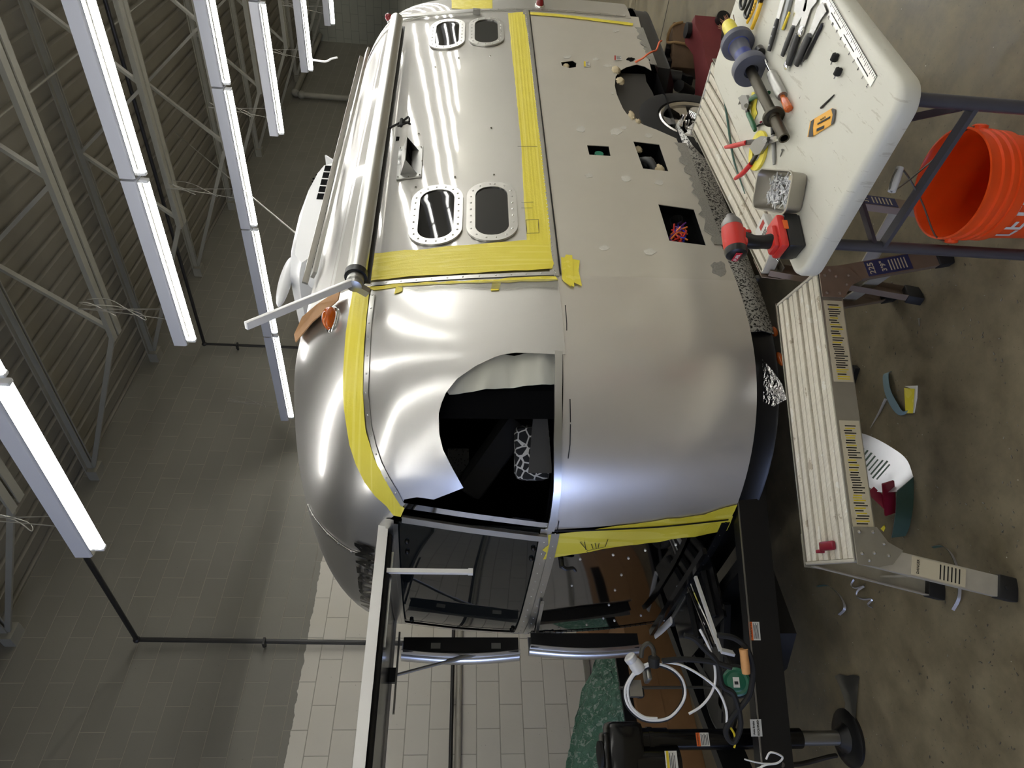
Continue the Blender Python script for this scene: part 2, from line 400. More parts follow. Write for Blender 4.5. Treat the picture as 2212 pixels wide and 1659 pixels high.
# fluorescent strip lights, four feet each, hung in rows by chains
LZ = 3.55
def make_light():
    t = thing('strip_light', '', 'lamp', group='white fluorescent strip lights')
    h = MB(); h.prism([(-.045, .004), (-.02, 0), (.02, 0), (.045, .004), (.052, .012), (.052, .085), (-.052, .085), (-.052, .012)], (0, .605, 0), (1, 0, 0), (0, 0, 1), 1.21)
    h.build('housing', MAT['housing'], t)
    MB().box((0, 0, -.0015), (.088, 1.205, .003)).build('reflector', MAT['reflector'], t)
    MB().cyl((0, -.58, -.03), (0, .58, -.03), .0185, n=12).build('tube', MAT['lamp'], t)
    for s in (-1, 1): MB().box((0, s*.59, -.02), (.036, .022, .056), bev=.006).build('tube_socket', MAT['whiteplastic'], t)
    return t
_l = make_light(); first = True
ROWS = [(2.07, 3.24, 'row at the bottom left edge'), (3.70, 3.20, 'bright second row'), (5.44, 5.78, 'long row passing the awning arm'),
        (6.79, 3.08, 'fourth row'), (8.51, 3.06, 'fifth row'), (10.26, 3.05, 'last row toward the end wall')]
ORD = ['nearest the wall end', 'second from the wall end', 'third from the wall end', 'fourth from the wall end']
vis = {0: 2, 1: 3, 2: 5, 3: 2, 4: 1, 5: 1}
for r, (x, ye, lab) in enumerate(ROWS):
    k = 0; y = ye-.61
    while y > -5:
        o = _l if first else copy_tree(_l); first = False
        o.location = (x, y, LZ)
        o['label'] = ('strip light, %s of the %s' % ((ORD+['fifth from the wall end'])[k], lab)) if k < vis[r] else 'white strip light outside the frame, only mirrored in the polished trailer side'
        k += 1; y -= 1.225
for x in (-.2, -3.4, 11.9, 13.5, 15.2, 16.9):
    y = 2.6 if x < 0 else 1.2
    while y > -5:
        o = copy_tree(_l); o.location = (x, y, LZ); o['label'] = 'white strip light outside the frame, only mirrored in the polished trailer side'; y -= 1.225
# hanging chains with their coil of spare wire
def chain(x, y, lab, mat):
    t = thing('lamp_chain', lab, 'chain', (x, y, LZ+.088), group='chains that hang the strip lights')
    m = MB(); z = .55; k = 0
    while z < 1.98:
        a = Vector((1, 0, 0)) if k % 2 else Vector((0, 1, 0))
        m.bar(Vector((0, 0, z)), Vector((0, 0, z+.030)), .006, .014 if k % 2 else .006); z += .026; k += 1
    m.build('chain_links', mat, t)
    w = MB(); rnd = random.Random(int(x*10))
    w.tube([(0, -.03, 0), (.0, -.01, .3), (0, 0, .56)], .003, 5, smooth=4); w.tube([(0, .06, 0), (0, .02, .3), (0, 0, .56)], .003, 5, smooth=4)
    pts = [(rnd.uniform(-.02, .02)+.03*math.sin(a*2.1), .055*math.cos(a*1.3+rnd.random()), .34+.20*math.sin(a)) for a in [i*.8 for i in range(10)]]
    w.tube(pts, .003, 5, smooth=4); w.build('spare_wire', mat, t)
MAT['chain'] = M('chain_zinc', (150, 148, 138), .5, .6)
for x, y, l in ((2.07, 2.98, 'chain with coiled wire holding the lamp at the bottom left'), (3.70, 2.95, 'chain and loose wire at the end of the bright second row'), (5.44, 3.0, 'chain with coiled wire midway along the long third row'),
                (5.44, 5.55, 'chain at the wall end of the long third row'), (6.79, 2.85, 'chain with looped wire at the end of the fourth row'), (8.51, 2.85, 'chain at the end of the fifth row of lamps'),
                (3.70, .45, 'chain crossing the bright second row near the top left'), (6.79, .8, 'chain at the inner joint of the fourth row'), (10.26, 2.85, 'chain at the end of the last row of lamps')):
    chain(x, y, l, MAT['chain'])
# pipes
def pipe(name, lab, pts, r, mat, clips=()):
    t = thing(name, lab, 'pipe'); m = MB(); m.tube(pts, r, 10); m.build('pipe_run', mat, t)
    for p in pts[1:-1]: MB().ball(p, r*1.5, 10).build('elbow', mat, t)
    for p, q in clips: MB().bar(p, q, .02, .02).box(p, (r*3, r*3, .02)).build('pipe_clip', mat, t)
    return t
pipe('conduit', 'black pipe turning down the block wall behind the stone guard flap', [(2.99, -3, 4.46), (2.99, 6.12, 4.46), (2.98, 6.17, 1.75)], .022, MAT['conduit'], [((2.97, 6.13, 3.35), (2.97, 6.2, 3.35))])
pipe('conduit', 'dark pipe turning down the wall between the second and third lamp rows', [(7.05, -3, 5.0), (7.05, 6.12, 5.0), (7.05, 6.12, 0)], .022, MAT['conduit'], [((7.05, 6.13, 4.58), (7.05, 6.2, 4.58))])
pipe('wall_pipe', 'painted pipe with an elbow low on the far part of the wall', [(19.3, 6.0, 5.45), (15.6, 6.08, 5.40), (15.5, 6.08, 5.25), (15.4, 6.08, 0)], .06, MAT['joist'])
pipe('conduit', 'thin black conduit running level along the pale lower wall', [(-3, 6.09, 1.645), (4.6, 6.09, 1.64)], .017, MAT['conduit'], [((2.48, 6.16, 1.64), (2.48, 6.2, 1.64))])
pipe('wall_pipe', 'cream pipe running just below the level black conduit', [(-3, 6.165, 1.585), (4.6, 6.165, 1.58)], .026, M('cream_pipe', (176, 171, 156), .5))
# ---------------------------------------------------------------- trailer body surface
TY = math.radians(-5.871); P0 = Vector((2.1, 1.7, 0))
TX = Vector((math.cos(TY), math.sin(TY), 0)); TN = Vector((-math.sin(TY), math.cos(TY), 0))
def pchip(xs, ys):
    n = len(xs); h = [xs[i+1]-xs[i] for i in range(n-1)]; d = [(ys[i+1]-ys[i])/h[i] for i in range(n-1)]; m = [0.0]*n
    for i in range(1, n-1):
        if d[i-1]*d[i] > 0:
            w1 = 2*h[i]+h[i-1]; w2 = h[i]+2*h[i-1]; m[i] = (w1+w2)/(w1/d[i-1]+w2/d[i])
    m[0] = d[0]; m[-1] = d[-1]
    def f(x):
        x = min(max(x, xs[0]), xs[-1]); i = 0
        while i < n-2 and x > xs[i+1]: i += 1
        t = (x-xs[i])/h[i]
        return (2*t**3-3*t**2+1)*ys[i]+(t**3-2*t**2+t)*h[i]*m[i]+(-2*t**3+3*t**2)*ys[i+1]+(t**3-t**2)*h[i]*m[i+1]
    return f
NC = 1.22; S0 = .5; S1 = 3.28; SEND = 3.98
PZ = [.5, .9, 1.3, 1.6, 1.9, 2.05, 2.15, 2.25, 2.35, 2.43, 2.50, 2.56, 2.588]
PN = [0, .002, .012, .038, .08, .112, .14, .19, .29, .42, .60, .86, 1.22]
PS = [-.47, -.52, -.54, -.53, -.505, -.49, -.475, -.42, -.31, -.15, .05, .36, .48]
PV = [0]
for i in range(1, len(PZ)): PV.append(PV[-1]+math.hypot(PZ[i]-PZ[i-1], PN[i]-PN[i-1]))
fz, fn, fs_, fv = pchip(PV, PZ), pchip(PV, PN), pchip(PV, PS), pchip(PZ, PV)
nz, sz = pchip(PZ, PN), pchip(PZ, PS)
VMAX = PV[-1]; KT = .9
def qz(z): return 3.0-min(max((z-2.0)/.5, 0), 1)
def body(t, v):
    """t >= 0: straight side (t = s-S0); t < 0: round the nose; t > S1-S0: round the tail"""
    z = fz(v); b = NC-fn(v); a = S0-fs_(v); q = qz(z)
    if 0 <= t <= S1-S0: return Vector((S0+t, NC-b, z))
    th = -t/KT if t < 0 else (t-(S1-S0))/KT
    c, s = math.cos(th), math.sin(th); r = (abs(c)**q+abs(s)**q)**(-1/q)
    if t < 0: return Vector((S0-a*r*s, NC-b*r*c, z))
    return Vector((S1+a*.68*r*s, NC-b*r*c, z))
def bnormal(t, v):
    e = .004; d = body(t+e, v)-body(t-e, v); g = body(t, min(v+e, VMAX))-body(t, max(v-e, 0)); n = d.cross(g)
    return n.normalized() if n.length > 1e-12 else Vector((0, 0, 1))
def inside(p):
    z = p.z
    if z < .5 or z > PZ[-1]: return 9.0
    b = max(NC-nz(z), 1e-4); y = abs(NC-p.y)/b; q = qz(z)
    if p.x >= S0 and p.x <= S1: return y-1
    a = max((S0-sz(z))*(1 if p.x < S0 else .68), 1e-3); x = (S0-p.x)/a if p.x < S0 else (p.x-S1)/a
    return (x**q+y**q)**(1/q)-1
def toL(p): d = Vector(p)-P0; return Vector((d.dot(TX), d.dot(TN), p[2]))
def toW(p): return P0+TX*p[0]+TN*p[1]+Vector((0, 0, p[2]))
def dirL(r): return Vector((r.dot(TX), r.dot(TN), r.z))
def tv(p):
    z = p.z; v = fv(z); b = NC-fn(v); a = S0-fs_(v)
    if p.x >= S0 and p.x <= S1: return (p.x-S0, v)
    if p.x < S0: return (-KT*math.atan2((S0-p.x)/a, (NC-p.y)/b), v)
    return (S1-S0+KT*math.atan2((p.x-S1)/(a*.68), (NC-p.y)/b), v)
def hit(x, y, clampz=True):
    """(t, v) of the body surface seen at pixel (x, y)"""
    o = toL(EYE); r = dirL(ray(x, y)); d = 1.2; last = d
    while d < 9:
        if inside(o+r*d) < 0: break
        last = d; d += .02
    else:
        # just off the body: nearest approach
        best = min((abs(inside(o+r*(1.2+k*.02))), 1.2+k*.02) for k in range(380)); p = o+r*best[1]; p.z = min(max(p.z, .5), PZ[-1]-.001); return tv(p)
    a, b = last, d
    for _ in range(30):
        m = (a+b)/2
        if inside(o+r*m) < 0: b = m
        else: a = m
    return tv(o+r*b)
def hits(pts): return [hit(*p) for p in pts]
def surf(t, v, off=0.0): return body(t, v)+bnormal(t, v)*off
def dense(pl, step=.03, closed=True):
    out = []; n = len(pl)
    for i in range(n if closed else n-1):
        a, b = pl[i], pl[(i+1) % n]; L = math.hypot(b[0]-a[0], b[1]-a[1]); k = max(1, int(L/step))
        out += [(a[0]+(b[0]-a[0])*j/k, a[1]+(b[1]-a[1])*j/k) for j in range(k)]
    if not closed: out.append(pl[-1])
    return out
def inpoly(p, pl):
    x, y = p; c = False; n = len(pl); j = n-1
    for i in range(n):
        if (pl[i][1] > y) != (pl[j][1] > y) and x < (pl[j][0]-pl[i][0])*(y-pl[i][1])/(pl[j][1]-pl[i][1])+pl[i][0]: c = not c
        j = i
    return c
def panel(name, outer, mat, parent, holes=(), off=0.0, step=.05, thick=.0035, label=None, fn=surf, stretch=(1, 1)):
    """sheet cut to the outline `outer` in (t, v), with holes, laid on the body"""
    loops = [dense(outer, step*.6)]+[dense(h, step*.4) for h in holes]
    vs = []; ed = []
    for lp in loops:
        o = len(vs); vs += [Vector(p) for p in lp]; ed += [(o+i, o+(i+1) % len(lp)) for i in range(len(lp))]
    x0, x1 = min(p[0] for p in outer), max(p[0] for p in outer); y0, y1 = min(p[1] for p in outer), max(p[1] for p in outer)
    def far(p):
        for lp in loops:
            for q in lp:
                if abs(p[0]-q[0]) < step*.45 and abs(p[1]-q[1]) < step*.45: return False
        return True
    i = 0
    while x0+(i+.5)*step*stretch[0] < x1:
        j = 0
        while y0+(j+.5)*step*stretch[1] < y1:
            p = (x0+(i+.5)*step*stretch[0], y0+(j+.5)*step*stretch[1])
            if inpoly(p, loops[0]) and not any(inpoly(p, h) for h in loops[1:]) and far(p): vs.append(Vector(p))
            j += 1
        i += 1
    V, E_, F_, *_ = geometry.delaunay_2d_cdt(vs, ed, [], 0, 1e-5)
    fs = []
    for f in F_:
        c = (sum(V[k].x for k in f)/len(f), sum(V[k].y for k in f)/len(f))
        if inpoly(c, loops[0]) and not any(inpoly(c, h) for h in loops[1:]): fs.append(list(f))
    P = [fn(p.x, p.y, off) for p in V]; N = [bnormal(p.x, p.y) for p in V]
    k = len(P); cnt = {}
    for f in fs:
        for a, b in zip(f, f[1:]+f[:1]): cnt[(a, b)] = 1
    full = list(fs)
    if thick:
        P = P+[P[i]-N[i]*thick for i in range(k)]
        full += [[i+k for i in f[::-1]] for f in fs]
        full += [[b, a, a+k, b+k] for (a, b) in cnt if (b, a) not in cnt]
    me = bpy.data.meshes.new(name); me.from_pydata([tuple(p) for p in P], [], full); me.materials.append(mat); me.update()
    bm = bmesh.new(); bm.from_mesh(me); bmesh.ops.delete(bm, geom=[v for v in bm.verts if not v.link_faces], context='VERTS'); bmesh.ops.recalc_face_normals(bm, faces=list(bm.faces)); bm.to_mesh(me); bm.free()
    me.shade_smooth(); me.set_sharp_from_angle(angle=math.radians(50))
    o = bpy.data.objects.new(name, me); COL.objects.link(o); o.parent = parent
    if label: o['label'] = label
    return o
def ribbon(name, pl, w, mat, parent, off=.004, side=0, rivets=0, label=None, build=True, mb=None, thick=.002, wig=0):
    """strip of width w along the (t, v) polyline; side -1/0/1 puts it left/centred/right; rivets = spacing"""
    pl = dense(pl, .03, False); m = mb or MB(); rows = []; rnd = random.Random(3)
    for i, (t, v) in enumerate(pl):
        a, b = pl[max(i-1, 0)], pl[min(i+1, len(pl)-1)]
        d = (body(*b)-body(*a)).normalized(); n = bnormal(t, v); c = n.cross(d).normalized(); p = body(t, v)+n*off
        lo, hi = (-.5+side*.5)*w, (.5+side*.5)*w; lo += rnd.uniform(-wig, wig)
        rows.append([p+c*(lo+(hi-lo)*k/4)-n*0 for k in range(5)])
    m.sheet(rows, thick)
    if rivets:
        acc = 0; lastp = None
        for r in rows:
            p = (r[0]+r[4])/2
            if lastp is not None: acc += (p-lastp).length
            if lastp is None or acc >= rivets:
                acc = 0; n = (r[4]-r[0])
                m.ball(p+bnormal(*tv(p))*.001, .0045, 8)
            lastp = p
    return m.build(name, mat, parent, 50, label) if build else m
# ---------------------------------------------------------------- the travel trailer
TR = thing('travel_trailer', 'silver riveted aluminium travel trailer under repair, with yellow tape along its seams', 'trailer', P0, (0, 0, TY))
tS = hit(1205, 594)[0]; vB = fv(1.305); tR = hit(1140, 24)[0]; tB = .0
seam = [(1206, 594), (1148, 596), (1089, 597), (1020, 600), (944, 603), (888, 609), (804, 618)]
arc = [(804, 620), (797, 690), (792, 770), (789, 850), (794, 915), (803, 960), (815, 1000), (830, 1030), (850, 1063), (868, 1098)]
tear = [(873, 1078), (901, 1073), (937, 1078), (1001, 1053), (978, 1012), (957, 971), (949, 937), (948, 893), (954, 870), (963, 849), (988, 818), (1029, 790), (1070, 771), (1092, 765), (1114, 762), (1149, 763), (1185, 765), (1221, 766)]
ARC = hits(arc); TEAR = hits(tear)
# lower straight side with its cut-outs
bot = [(1590, 605), (1461, 299), (1418, 280), (1389, 269), (1372, 258), (1354, 246), (1346, 235), (1340, 222), (1332, 203), (1328, 185), (1330, 165), (1340, 152), (1353, 145), (1375, 139), (1392, 143), (1407, 152)]
BOT = hits(bot)
BOT = [(t, max(v, 0)) for t, v in BOT]
holes = [[(1268, 313), (1315, 316), (1319, 337), (1273, 334)], [(1368, 305), (1424, 312), (1444, 370), (1389, 364)], [(1422, 441), (1499, 452), (1525, 530), (1446, 520)]]
HOL = [hits(h) for h in holes]
panel('lower_side_panel', [(tS, vB)]+[(tS, .0)]+BOT[1:]+[(tR+.03, 0.0), (tR+.03, vB)], MAT['satin'], TR, HOL+[hits([(1237, 131), (1245, 136), (1244, 145), (1230, 147), (1214, 142), (1212, 134)])], step=.06, label='worn grey lower side with cut openings')
# polished upper side
panel('upper_side_panel', [(tS, vB), (tS, fv(2.32)), (tR, fv(2.32)), (tR, vB)], MAT['mirror'], TR, step=.07, label='mirror polished upper side')
# nose panel with the torn edge
NP = [(tS, vB+.0), (tS, ARC[0][1])]+ARC[1:]+TEAR
panel('corner_panel', NP, MAT['brush'], TR, off=.003, step=.04, label='brushed corner sheet cut away round the window opening')
# lower nose panel
tP = hit(1183, 1144)[0]; tP0 = hit(1590, 1110)[0]
panel('lower_corner_panel', [(tS, 0), (tS, vB), (tP, vB), (tP0, 0)], MAT['brush_low'], TR, step=.05, label='dull brushed lower corner sheet')
# roof and end caps: everything above the seams
def cap_panel():
    far = -KT*PI
    lo = [(tS, ARC[0][1])]+ARC[1:]
    tw = ARC[-1][0]; vw = ARC[-1][1]
    o = [(tR, fv(2.30)), (tS, fv(2.30))]+lo+[(tw-.05, fv(1.985)), (-KT*PI/2-(KT*PI/2+tw), fv(1.985)), (far, fv(1.6)), (far, VMAX-.004), (tR, VMAX-.004)]
    return panel('roof_cap', o, MAT['brush'], TR, step=.05)
cap_panel()
# far half of the roof and side, tail cap
def grid(name, ts, vs, mat, mirror=False, label=None):
    m = MB(); rows = []
    for t in ts:
        r = [body(t, v) for v in vs]
        if mirror: r = [Vector((p.x, 2*NC-p.y, p.z)) for p in r]
        rows.append(r)
    m.sheet(rows, .003); return m.build(name, mat, TR, 60, label)
vsl = [VMAX*i/60 for i in range(60)]+[VMAX-.002]
tr_ = [i*.1 for i in range(int((S1-S0)/.1)+1)]+[S1-S0]
grid('far_side', tr_, vsl, MAT['brush'], True)
tail_t = [S1-S0+KT*PI*i/40 for i in range(41)]
vt = [fv(.56)+(VMAX-.002-fv(.56))*i/50 for i in range(51)]
grid('tail_cap', [tR-.01]+[t for t in tail_t], vt, MAT['mirror'], label='rounded tail with a polished upper edge')


# ---------------------------------------------------------------- trailer: windows, trim, tape
def Ln(x, y, n): return toL(atP(x, y, toW((0, n, 0)), TN))
def Ls(x, y, s): return toL(atP(x, y, toW((s, 0, 0)), TX))
def Lz(x, y, z): return toL(atZ(x, y, z))
def Ld(x, y, d): return toL(atD(x, y, d))
def rrect(t0, t1, v0, v1, r, n=7):
    out = []
    for cx, cy, a0 in ((t1-r, v1-r, 0), (t0+r, v1-r, PI/2), (t0+r, v0+r, PI), (t1-r, v0+r, 1.5*PI)):
        out += [(cx+r*math.cos(a0+PI/2*k/n), cy+r*math.sin(a0+PI/2*k/n)) for k in range(n+1)]
    return out
def window(xa, xb, ya, yb, border, lab):
    xm, ym = (xa+xb)/2, (ya+yb)/2
    v1, v0 = hit(xa, ym)[1], hit(xb, ym)[1]; t1, t0 = hit(xm, ya)[0], hit(xm, yb)[0]
    r = .46*(v1-v0); b = border
    fr = panel('side_window', rrect(t0-b, t1+b, v0-b, v1+b, r+b), MAT['rail'], TR, [rrect(t0, t1, v0, v1, r)], off=.012, step=.05, thick=.010, label=lab)
    panel('pane', rrect(t0-.004, t1+.004, v0-.004, v1+.004, r), MAT['glass'], fr, off=.006, step=.06, thick=.003)
    m = MB()
    for k, (t, v) in enumerate(dense(rrect(t0-b*.5, t1+b*.5, v0-b*.5, v1+b*.5, r+b*.5), .2)):
        pass
    path = dense(rrect(t0-b*.5, t1+b*.5, v0-b*.5, v1+b*.5, r+b*.5), .01); acc = 0; prev = None
    for p in path:
        q = body(*p)
        if prev is None or (q-prev).length > .042: m.ball(q+bnormal(*p)*.012, .005, 8); prev = q
    m.build('rivets', MAT['rail'], fr)
window(905.6, 981, 414, 519, .042, 'oval side window with a strip lamp mirrored in it')
window(1027, 1098, 407, 511.5, .042, 'plain black oval side window by the taped corner')
window(941.7, 991.8, 50, 102, .040, 'small upper side window near the tail')
window(1025.7, 1075.5, 45.6, 95.6, .040, 'small lower side window near the tail')

# riveted seams
ribbon('belt_strip', [(tR, vB+.012), (tS-.01, vB+.012)], .040, MAT['rail'], TR, .004, 0, .030, label='riveted belt strip')
ribbon('belt_gap', [(tR, vB-.014), (tS, vB-.014)], .007, MAT['blackgloss'], TR, .004)
ribbon('seam_strip', [(t, v) for t, v in hits([(1200, 593), (1089, 597), (1000, 601), (900, 608), (803, 617)])], .022, MAT['rail'], TR, .006, 0, .050)
ribbon('arc_strip', hits([(806, 640), (799, 700), (795, 770), (792, 850), (799, 920), (808, 960), (821, 1000), (836, 1030), (856, 1063), (870, 1090)]), .022, MAT['rail'], TR, .006, 0, .045)
ribbon('front_arch_strip', hits([(667, 1090), (690, 1130), (720, 1162), (760, 1190), (800, 1200)]), .014, MAT['rail'], TR, .003, 0, .04)
ribbon('tail_strip', [(tR+.02, fv(.6)), (tR+.02, fv(1.6)), (tR+.02, fv(2.2)), (tR+.02, fv(2.5))], .03, MAT['rail'], TR, .004, 0, .04)
# yellow tape
def tape(pts, lab=None, off=.007, wob=.004, mat='tape'):
    rnd = random.Random(len(pts)*7+int(pts[0][0]))
    pl = dense(hits(pts), .05); pl = [(a+rnd.uniform(-wob, wob), b+rnd.uniform(-wob, wob)*.4) for a, b in pl]
    return panel('masking_tape', pl, MAT[mat], TR, off=off, step=.05, thick=.0012, label=lab)
tape([(1097, 30), (1114, 190), (1126, 320), (1133, 450), (1140, 545), (1193, 578), (1186, 480), (1172, 350), (1160, 250), (1143, 100), (1133, 33)], 'yellow tape band along the belt line', mat='tapeH')
tape([(803, 552), (900, 543), (1000, 533), (1132, 522), (1180, 521), (1196, 572), (1192, 584), (1085, 589), (1000, 594), (890, 601), (790, 612)], 'broad yellow tape band across the side', .0095, mat='tapeV')
tape([(760, 618), (800, 622), (1000, 609), (1200, 599), (1206, 608), (1100, 612), (1000, 613), (810, 630)], 'narrow yellow tape below the seam', .006)
tape([(765, 625), (750, 720), (744, 800), (745, 880), (757, 960), (770, 1000), (790, 1040), (812, 1068), (835, 1092), (850, 1110), (866, 1112), (874, 1096), (866, 1090), (852, 1068), (835, 1040), (810, 990), (791, 930), (786, 850), (787, 770), (793, 690), (800, 622)], 'curved yellow tape under the roof seam', .008, mat='tapeH')
tape([(1183, 1153), (1240, 1147), (1300, 1139), (1370, 1130), (1440, 1120), (1520, 1109), (1598, 1096), (1592, 1106), (1601, 1110), (1586, 1118), (1592, 1128), (1576, 1130), (1572, 1146), (1500, 1156), (1400, 1170), (1300, 1184), (1235, 1196), (1173, 1207), (1181, 1193), (1172, 1186), (1184, 1176)], 'yellow tape band up the front corner', .006, mat='tapeV')
tape([(1211, 557), (1252, 566), (1250, 588), (1256, 620), (1238, 613), (1233, 622), (1218, 610), (1213, 606)], 'crossed yellow tape tabs', .008)
tape([(1215, 566), (1222, 553), (1236, 556), (1240, 622), (1226, 618)], 'crossed yellow tape tabs', .0105)
tape([(858, 616), (871, 614), (870, 632), (852, 638)], 'short yellow tape tab', .008); tape([(1064, 612), (1082, 612), (1078, 631), (1061, 631)], 'short yellow tape tab', .008)
MAT['film'] = M('clear_plastic_film', (225, 225, 222), .12, Transmission_Weight=.92, IOR=1.1, bump=.5, scale=40)
panel('plastic_film', hits([(860, 622), (1000, 614), (1205, 606), (1204, 626), (1150, 622), (1090, 628), (1000, 624), (900, 632)]), MAT['film'], TR, off=.010, step=.04, thick=.001)
MAT['ink'] = M('ink', (24, 24, 24), .6)
mk = MB()
for q in ([(1252, 1166), (1268, 1184), (1306, 1176), (1312, 1160)], [(1262, 1165), (1264, 1182)], [(1276, 1170), (1280, 1180)], [(1284, 1168), (1287, 1180)], [(1293, 1168), (1291, 1178)], [(1266, 1186), (1272, 1189)], [(1281, 1186), (1288, 1190)], [(1298, 1184), (1308, 1182)],
          [(1126, 442), (1152, 441)], [(1126, 454), (1150, 454)], [(1118, 321), (1160, 321)], [(1136, 480), (1163, 479), (1164, 508), (1138, 509), (1136, 480)]):
    ribbon('', hits(q), .003, None, None, .0125, mb=mk, build=False, thick=.0004)
mk.build('pen_marks', MAT['ink'], TR)
for q in ([(1221, 660), (1224, 700), (1224, 715)], [(1231, 862), (1232, 912)], [(1232, 916), (1231, 960), (1227, 990)], [(1207, 1125), (1203, 1150)]):
    ribbon('pencil_line', hits(q), .004, MAT['ink'], TR, .003, thick=.0004)

# opening in the corner: sill, post, inside
ribbon('window_sill', hits([(1206, 760), (1205, 850), (1204, 950), (1203, 1056), (1196, 1110), (1189, 1142)]), .030, MAT['rail'], TR, -.004, 0, 0, thick=.02)
tF = hit(1000, 1376)[0]
def post(q, lab, riv=.05, w=.034): return ribbon('window_post', q, w, MAT['rail'], TR, .006, 0, riv, label=lab, thick=.014)
PT = hits([(870, 1116), (950, 1128), (1080, 1146), (1180, 1158)]); post(PT, 'riveted post beside the open corner')
ribbon('post_channel', [(t+.045, v) for t, v in PT], .03, MAT['chrome'], TR, -.012, 0, 0, thick=.01)
vT = fv(1.965)
gl0, gl1 = PT[0][0]-.03, tF+.02
FW = panel('front_window', [(gl0, vB+.01), (gl0, vT), (gl1, vT), (gl1, vB+.01)], MAT['glass_grey'], TR, off=-.01, step=.06, thick=.004, label='dark tinted front window')
ribbon('window_bead', [(gl0+.004, vB+.02), (gl1-.01, vB+.02)], .05, MAT['rail'], FW, .002, 0, .045)
ribbon('window_bead', [(gl1, vB+.0), (gl1, vT)], .03, MAT['rail'], FW, .004, 0, 0)
ribbon('window_bead', [(gl0, vT), (gl1, vT)], .03, MAT['rail'], FW, .004, 0, 0)
for tt in (gl0-.1, gl0-.16, gl1+.1, gl1+.05):
    for vv in (vB+.06, vT-.05): MB().ball(surf(tt, vv, -.006), .011, 10).build('clip_button', MAT['black'], FW)
# far corner of the nose
grid('far_corner', [tF+(-KT*PI-tF)*i/16 for i in range(17)], [fv(1.985)*i/24 for i in range(25)], MAT['brush'])
# dark inside of the coach
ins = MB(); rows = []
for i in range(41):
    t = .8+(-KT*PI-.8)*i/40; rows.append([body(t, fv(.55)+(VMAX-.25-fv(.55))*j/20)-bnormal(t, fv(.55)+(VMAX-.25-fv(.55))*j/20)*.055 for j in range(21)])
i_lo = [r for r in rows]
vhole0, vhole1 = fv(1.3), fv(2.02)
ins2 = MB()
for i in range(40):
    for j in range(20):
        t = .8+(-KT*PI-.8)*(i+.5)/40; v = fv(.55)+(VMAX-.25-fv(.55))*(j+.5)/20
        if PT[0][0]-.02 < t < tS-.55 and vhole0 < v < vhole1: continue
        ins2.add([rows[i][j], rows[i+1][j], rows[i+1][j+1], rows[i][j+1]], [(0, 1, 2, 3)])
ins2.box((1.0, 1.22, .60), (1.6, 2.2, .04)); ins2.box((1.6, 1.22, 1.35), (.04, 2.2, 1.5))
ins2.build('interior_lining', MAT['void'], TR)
def pleat(t, v, off): return surf(t, v, off+.010*math.sin(v*34+t*9)+.006*math.sin(v*80))
MAT['curtain'] = M('window_shade_cloth', (196, 196, 184), .8, bump=.1)
panel('window_shade', hits([(960, 838), (985, 800), (1040, 762), (1202, 752), (1202, 824), (1120, 832), (1050, 838), (968, 850)]), MAT['curtain'], TR, off=-.035, step=.03, thick=.003, fn=pleat, label='pale folded window shade')
MAT['darkcloth'] = M('dark_upholstery', (8, 8, 10), .9, var=.3)
sm = MB(); sm.box((.55, 1.1, 1.02), (1.0, 1.5, .16), bev=.03); sm.build('bench_seat', MAT['darkcloth'], TR)
sm = MB(); p, q = Ld(1120, 905, 3.15), Ld(1010, 1060, 3.15); sm.bar(p, q, .22, .12, bev=.03); sm.build('seat_back', MAT['darkcloth'], TR)
def pillow():
    t = NT('patterned_pillow'); v = t.coord((1, 1, 1)); w = t.n('ShaderNodeTexVoronoi', feature='DISTANCE_TO_EDGE'); w.inputs['Scale'].default_value = 24; t.l(v, w.inputs['Vector'])
    f = t.math('LESS_THAN', w.outputs['Distance'], .07); t.set(Base_Color=t.mix(f, lin((22, 22, 24)), lin((186, 186, 184))), Roughness=.9); return t.m
c = Ld(1150, 978, 2.98); sm = MB(); ax = (dirL(RT), dirL(DN), dirL(FWD)); sm.box(c, (.24, .16, .09), ax, .035); sm.build('patterned_pillow', pillow(), TR)
sm = MB(); sm.prism([(0, 0), (.03, -.36), (.07, -.36), (.10, 0)], Ld(1192, 1020, 2.9), dirL(DN)*-1, dirL(RT)*-1, .03); sm.build('grey_divider', M('grey_board', (50, 49, 47), .7), TR)
def perf():
    t = NT('perforated_vent'); v = t.coord(); w = t.n('ShaderNodeTexVoronoi'); w.inputs['Scale'].default_value = 90; t.l(v, w.inputs['Vector'])
    t.set(Base_Color=t.mix(t.math('LESS_THAN', w.outputs['Distance'], .3), lin((70, 70, 72)), lin((8, 8, 9))), Roughness=.6); return t.m
sm = MB(); sm.box(Ld(990, 1005, 3.25), (.16, .10, .01), ax); sm.build('speaker_grille', perf(), TR)

# stone guard hinged up over the front window
fl = thing  # (the guard swings with the trailer: a part)
g = MB(); HZ = 2.0
g.box((-.95, 1.24, HZ+.012), (1.10, 1.02, .012)); SG = g.build('stone_guard', MAT['blackgloss'], TR, label='black underside of the raised stone guard')
g = MB(); g.box((-.95, .735, HZ+.014), (1.12, .012, .042)); g.box((-.95, 1.75, HZ+.014), (1.12, .012, .042)); g.box((-1.505, 1.24, HZ+.014), (.012, 1.02, .042)); g.build('guard_edge', MAT['white'], SG, label='white edge trim')
g = MB(); g.cyl((-1.5, .775, HZ-.012), (-.42, .775, HZ-.012), .014, n=10); g.cyl((-1.5, .80, HZ-.018), (-.42, .80, HZ-.018), .008, n=8); g.build('guard_seal', MAT['rubber'], SG)
MB().box((-.65, .765, 1.81), (.018, .018, .35)).box((-.65, .765, 1.64), (.022, .022, .02)).build('hanging_bar', MAT['white'], SG, label='white bar hanging from the guard')
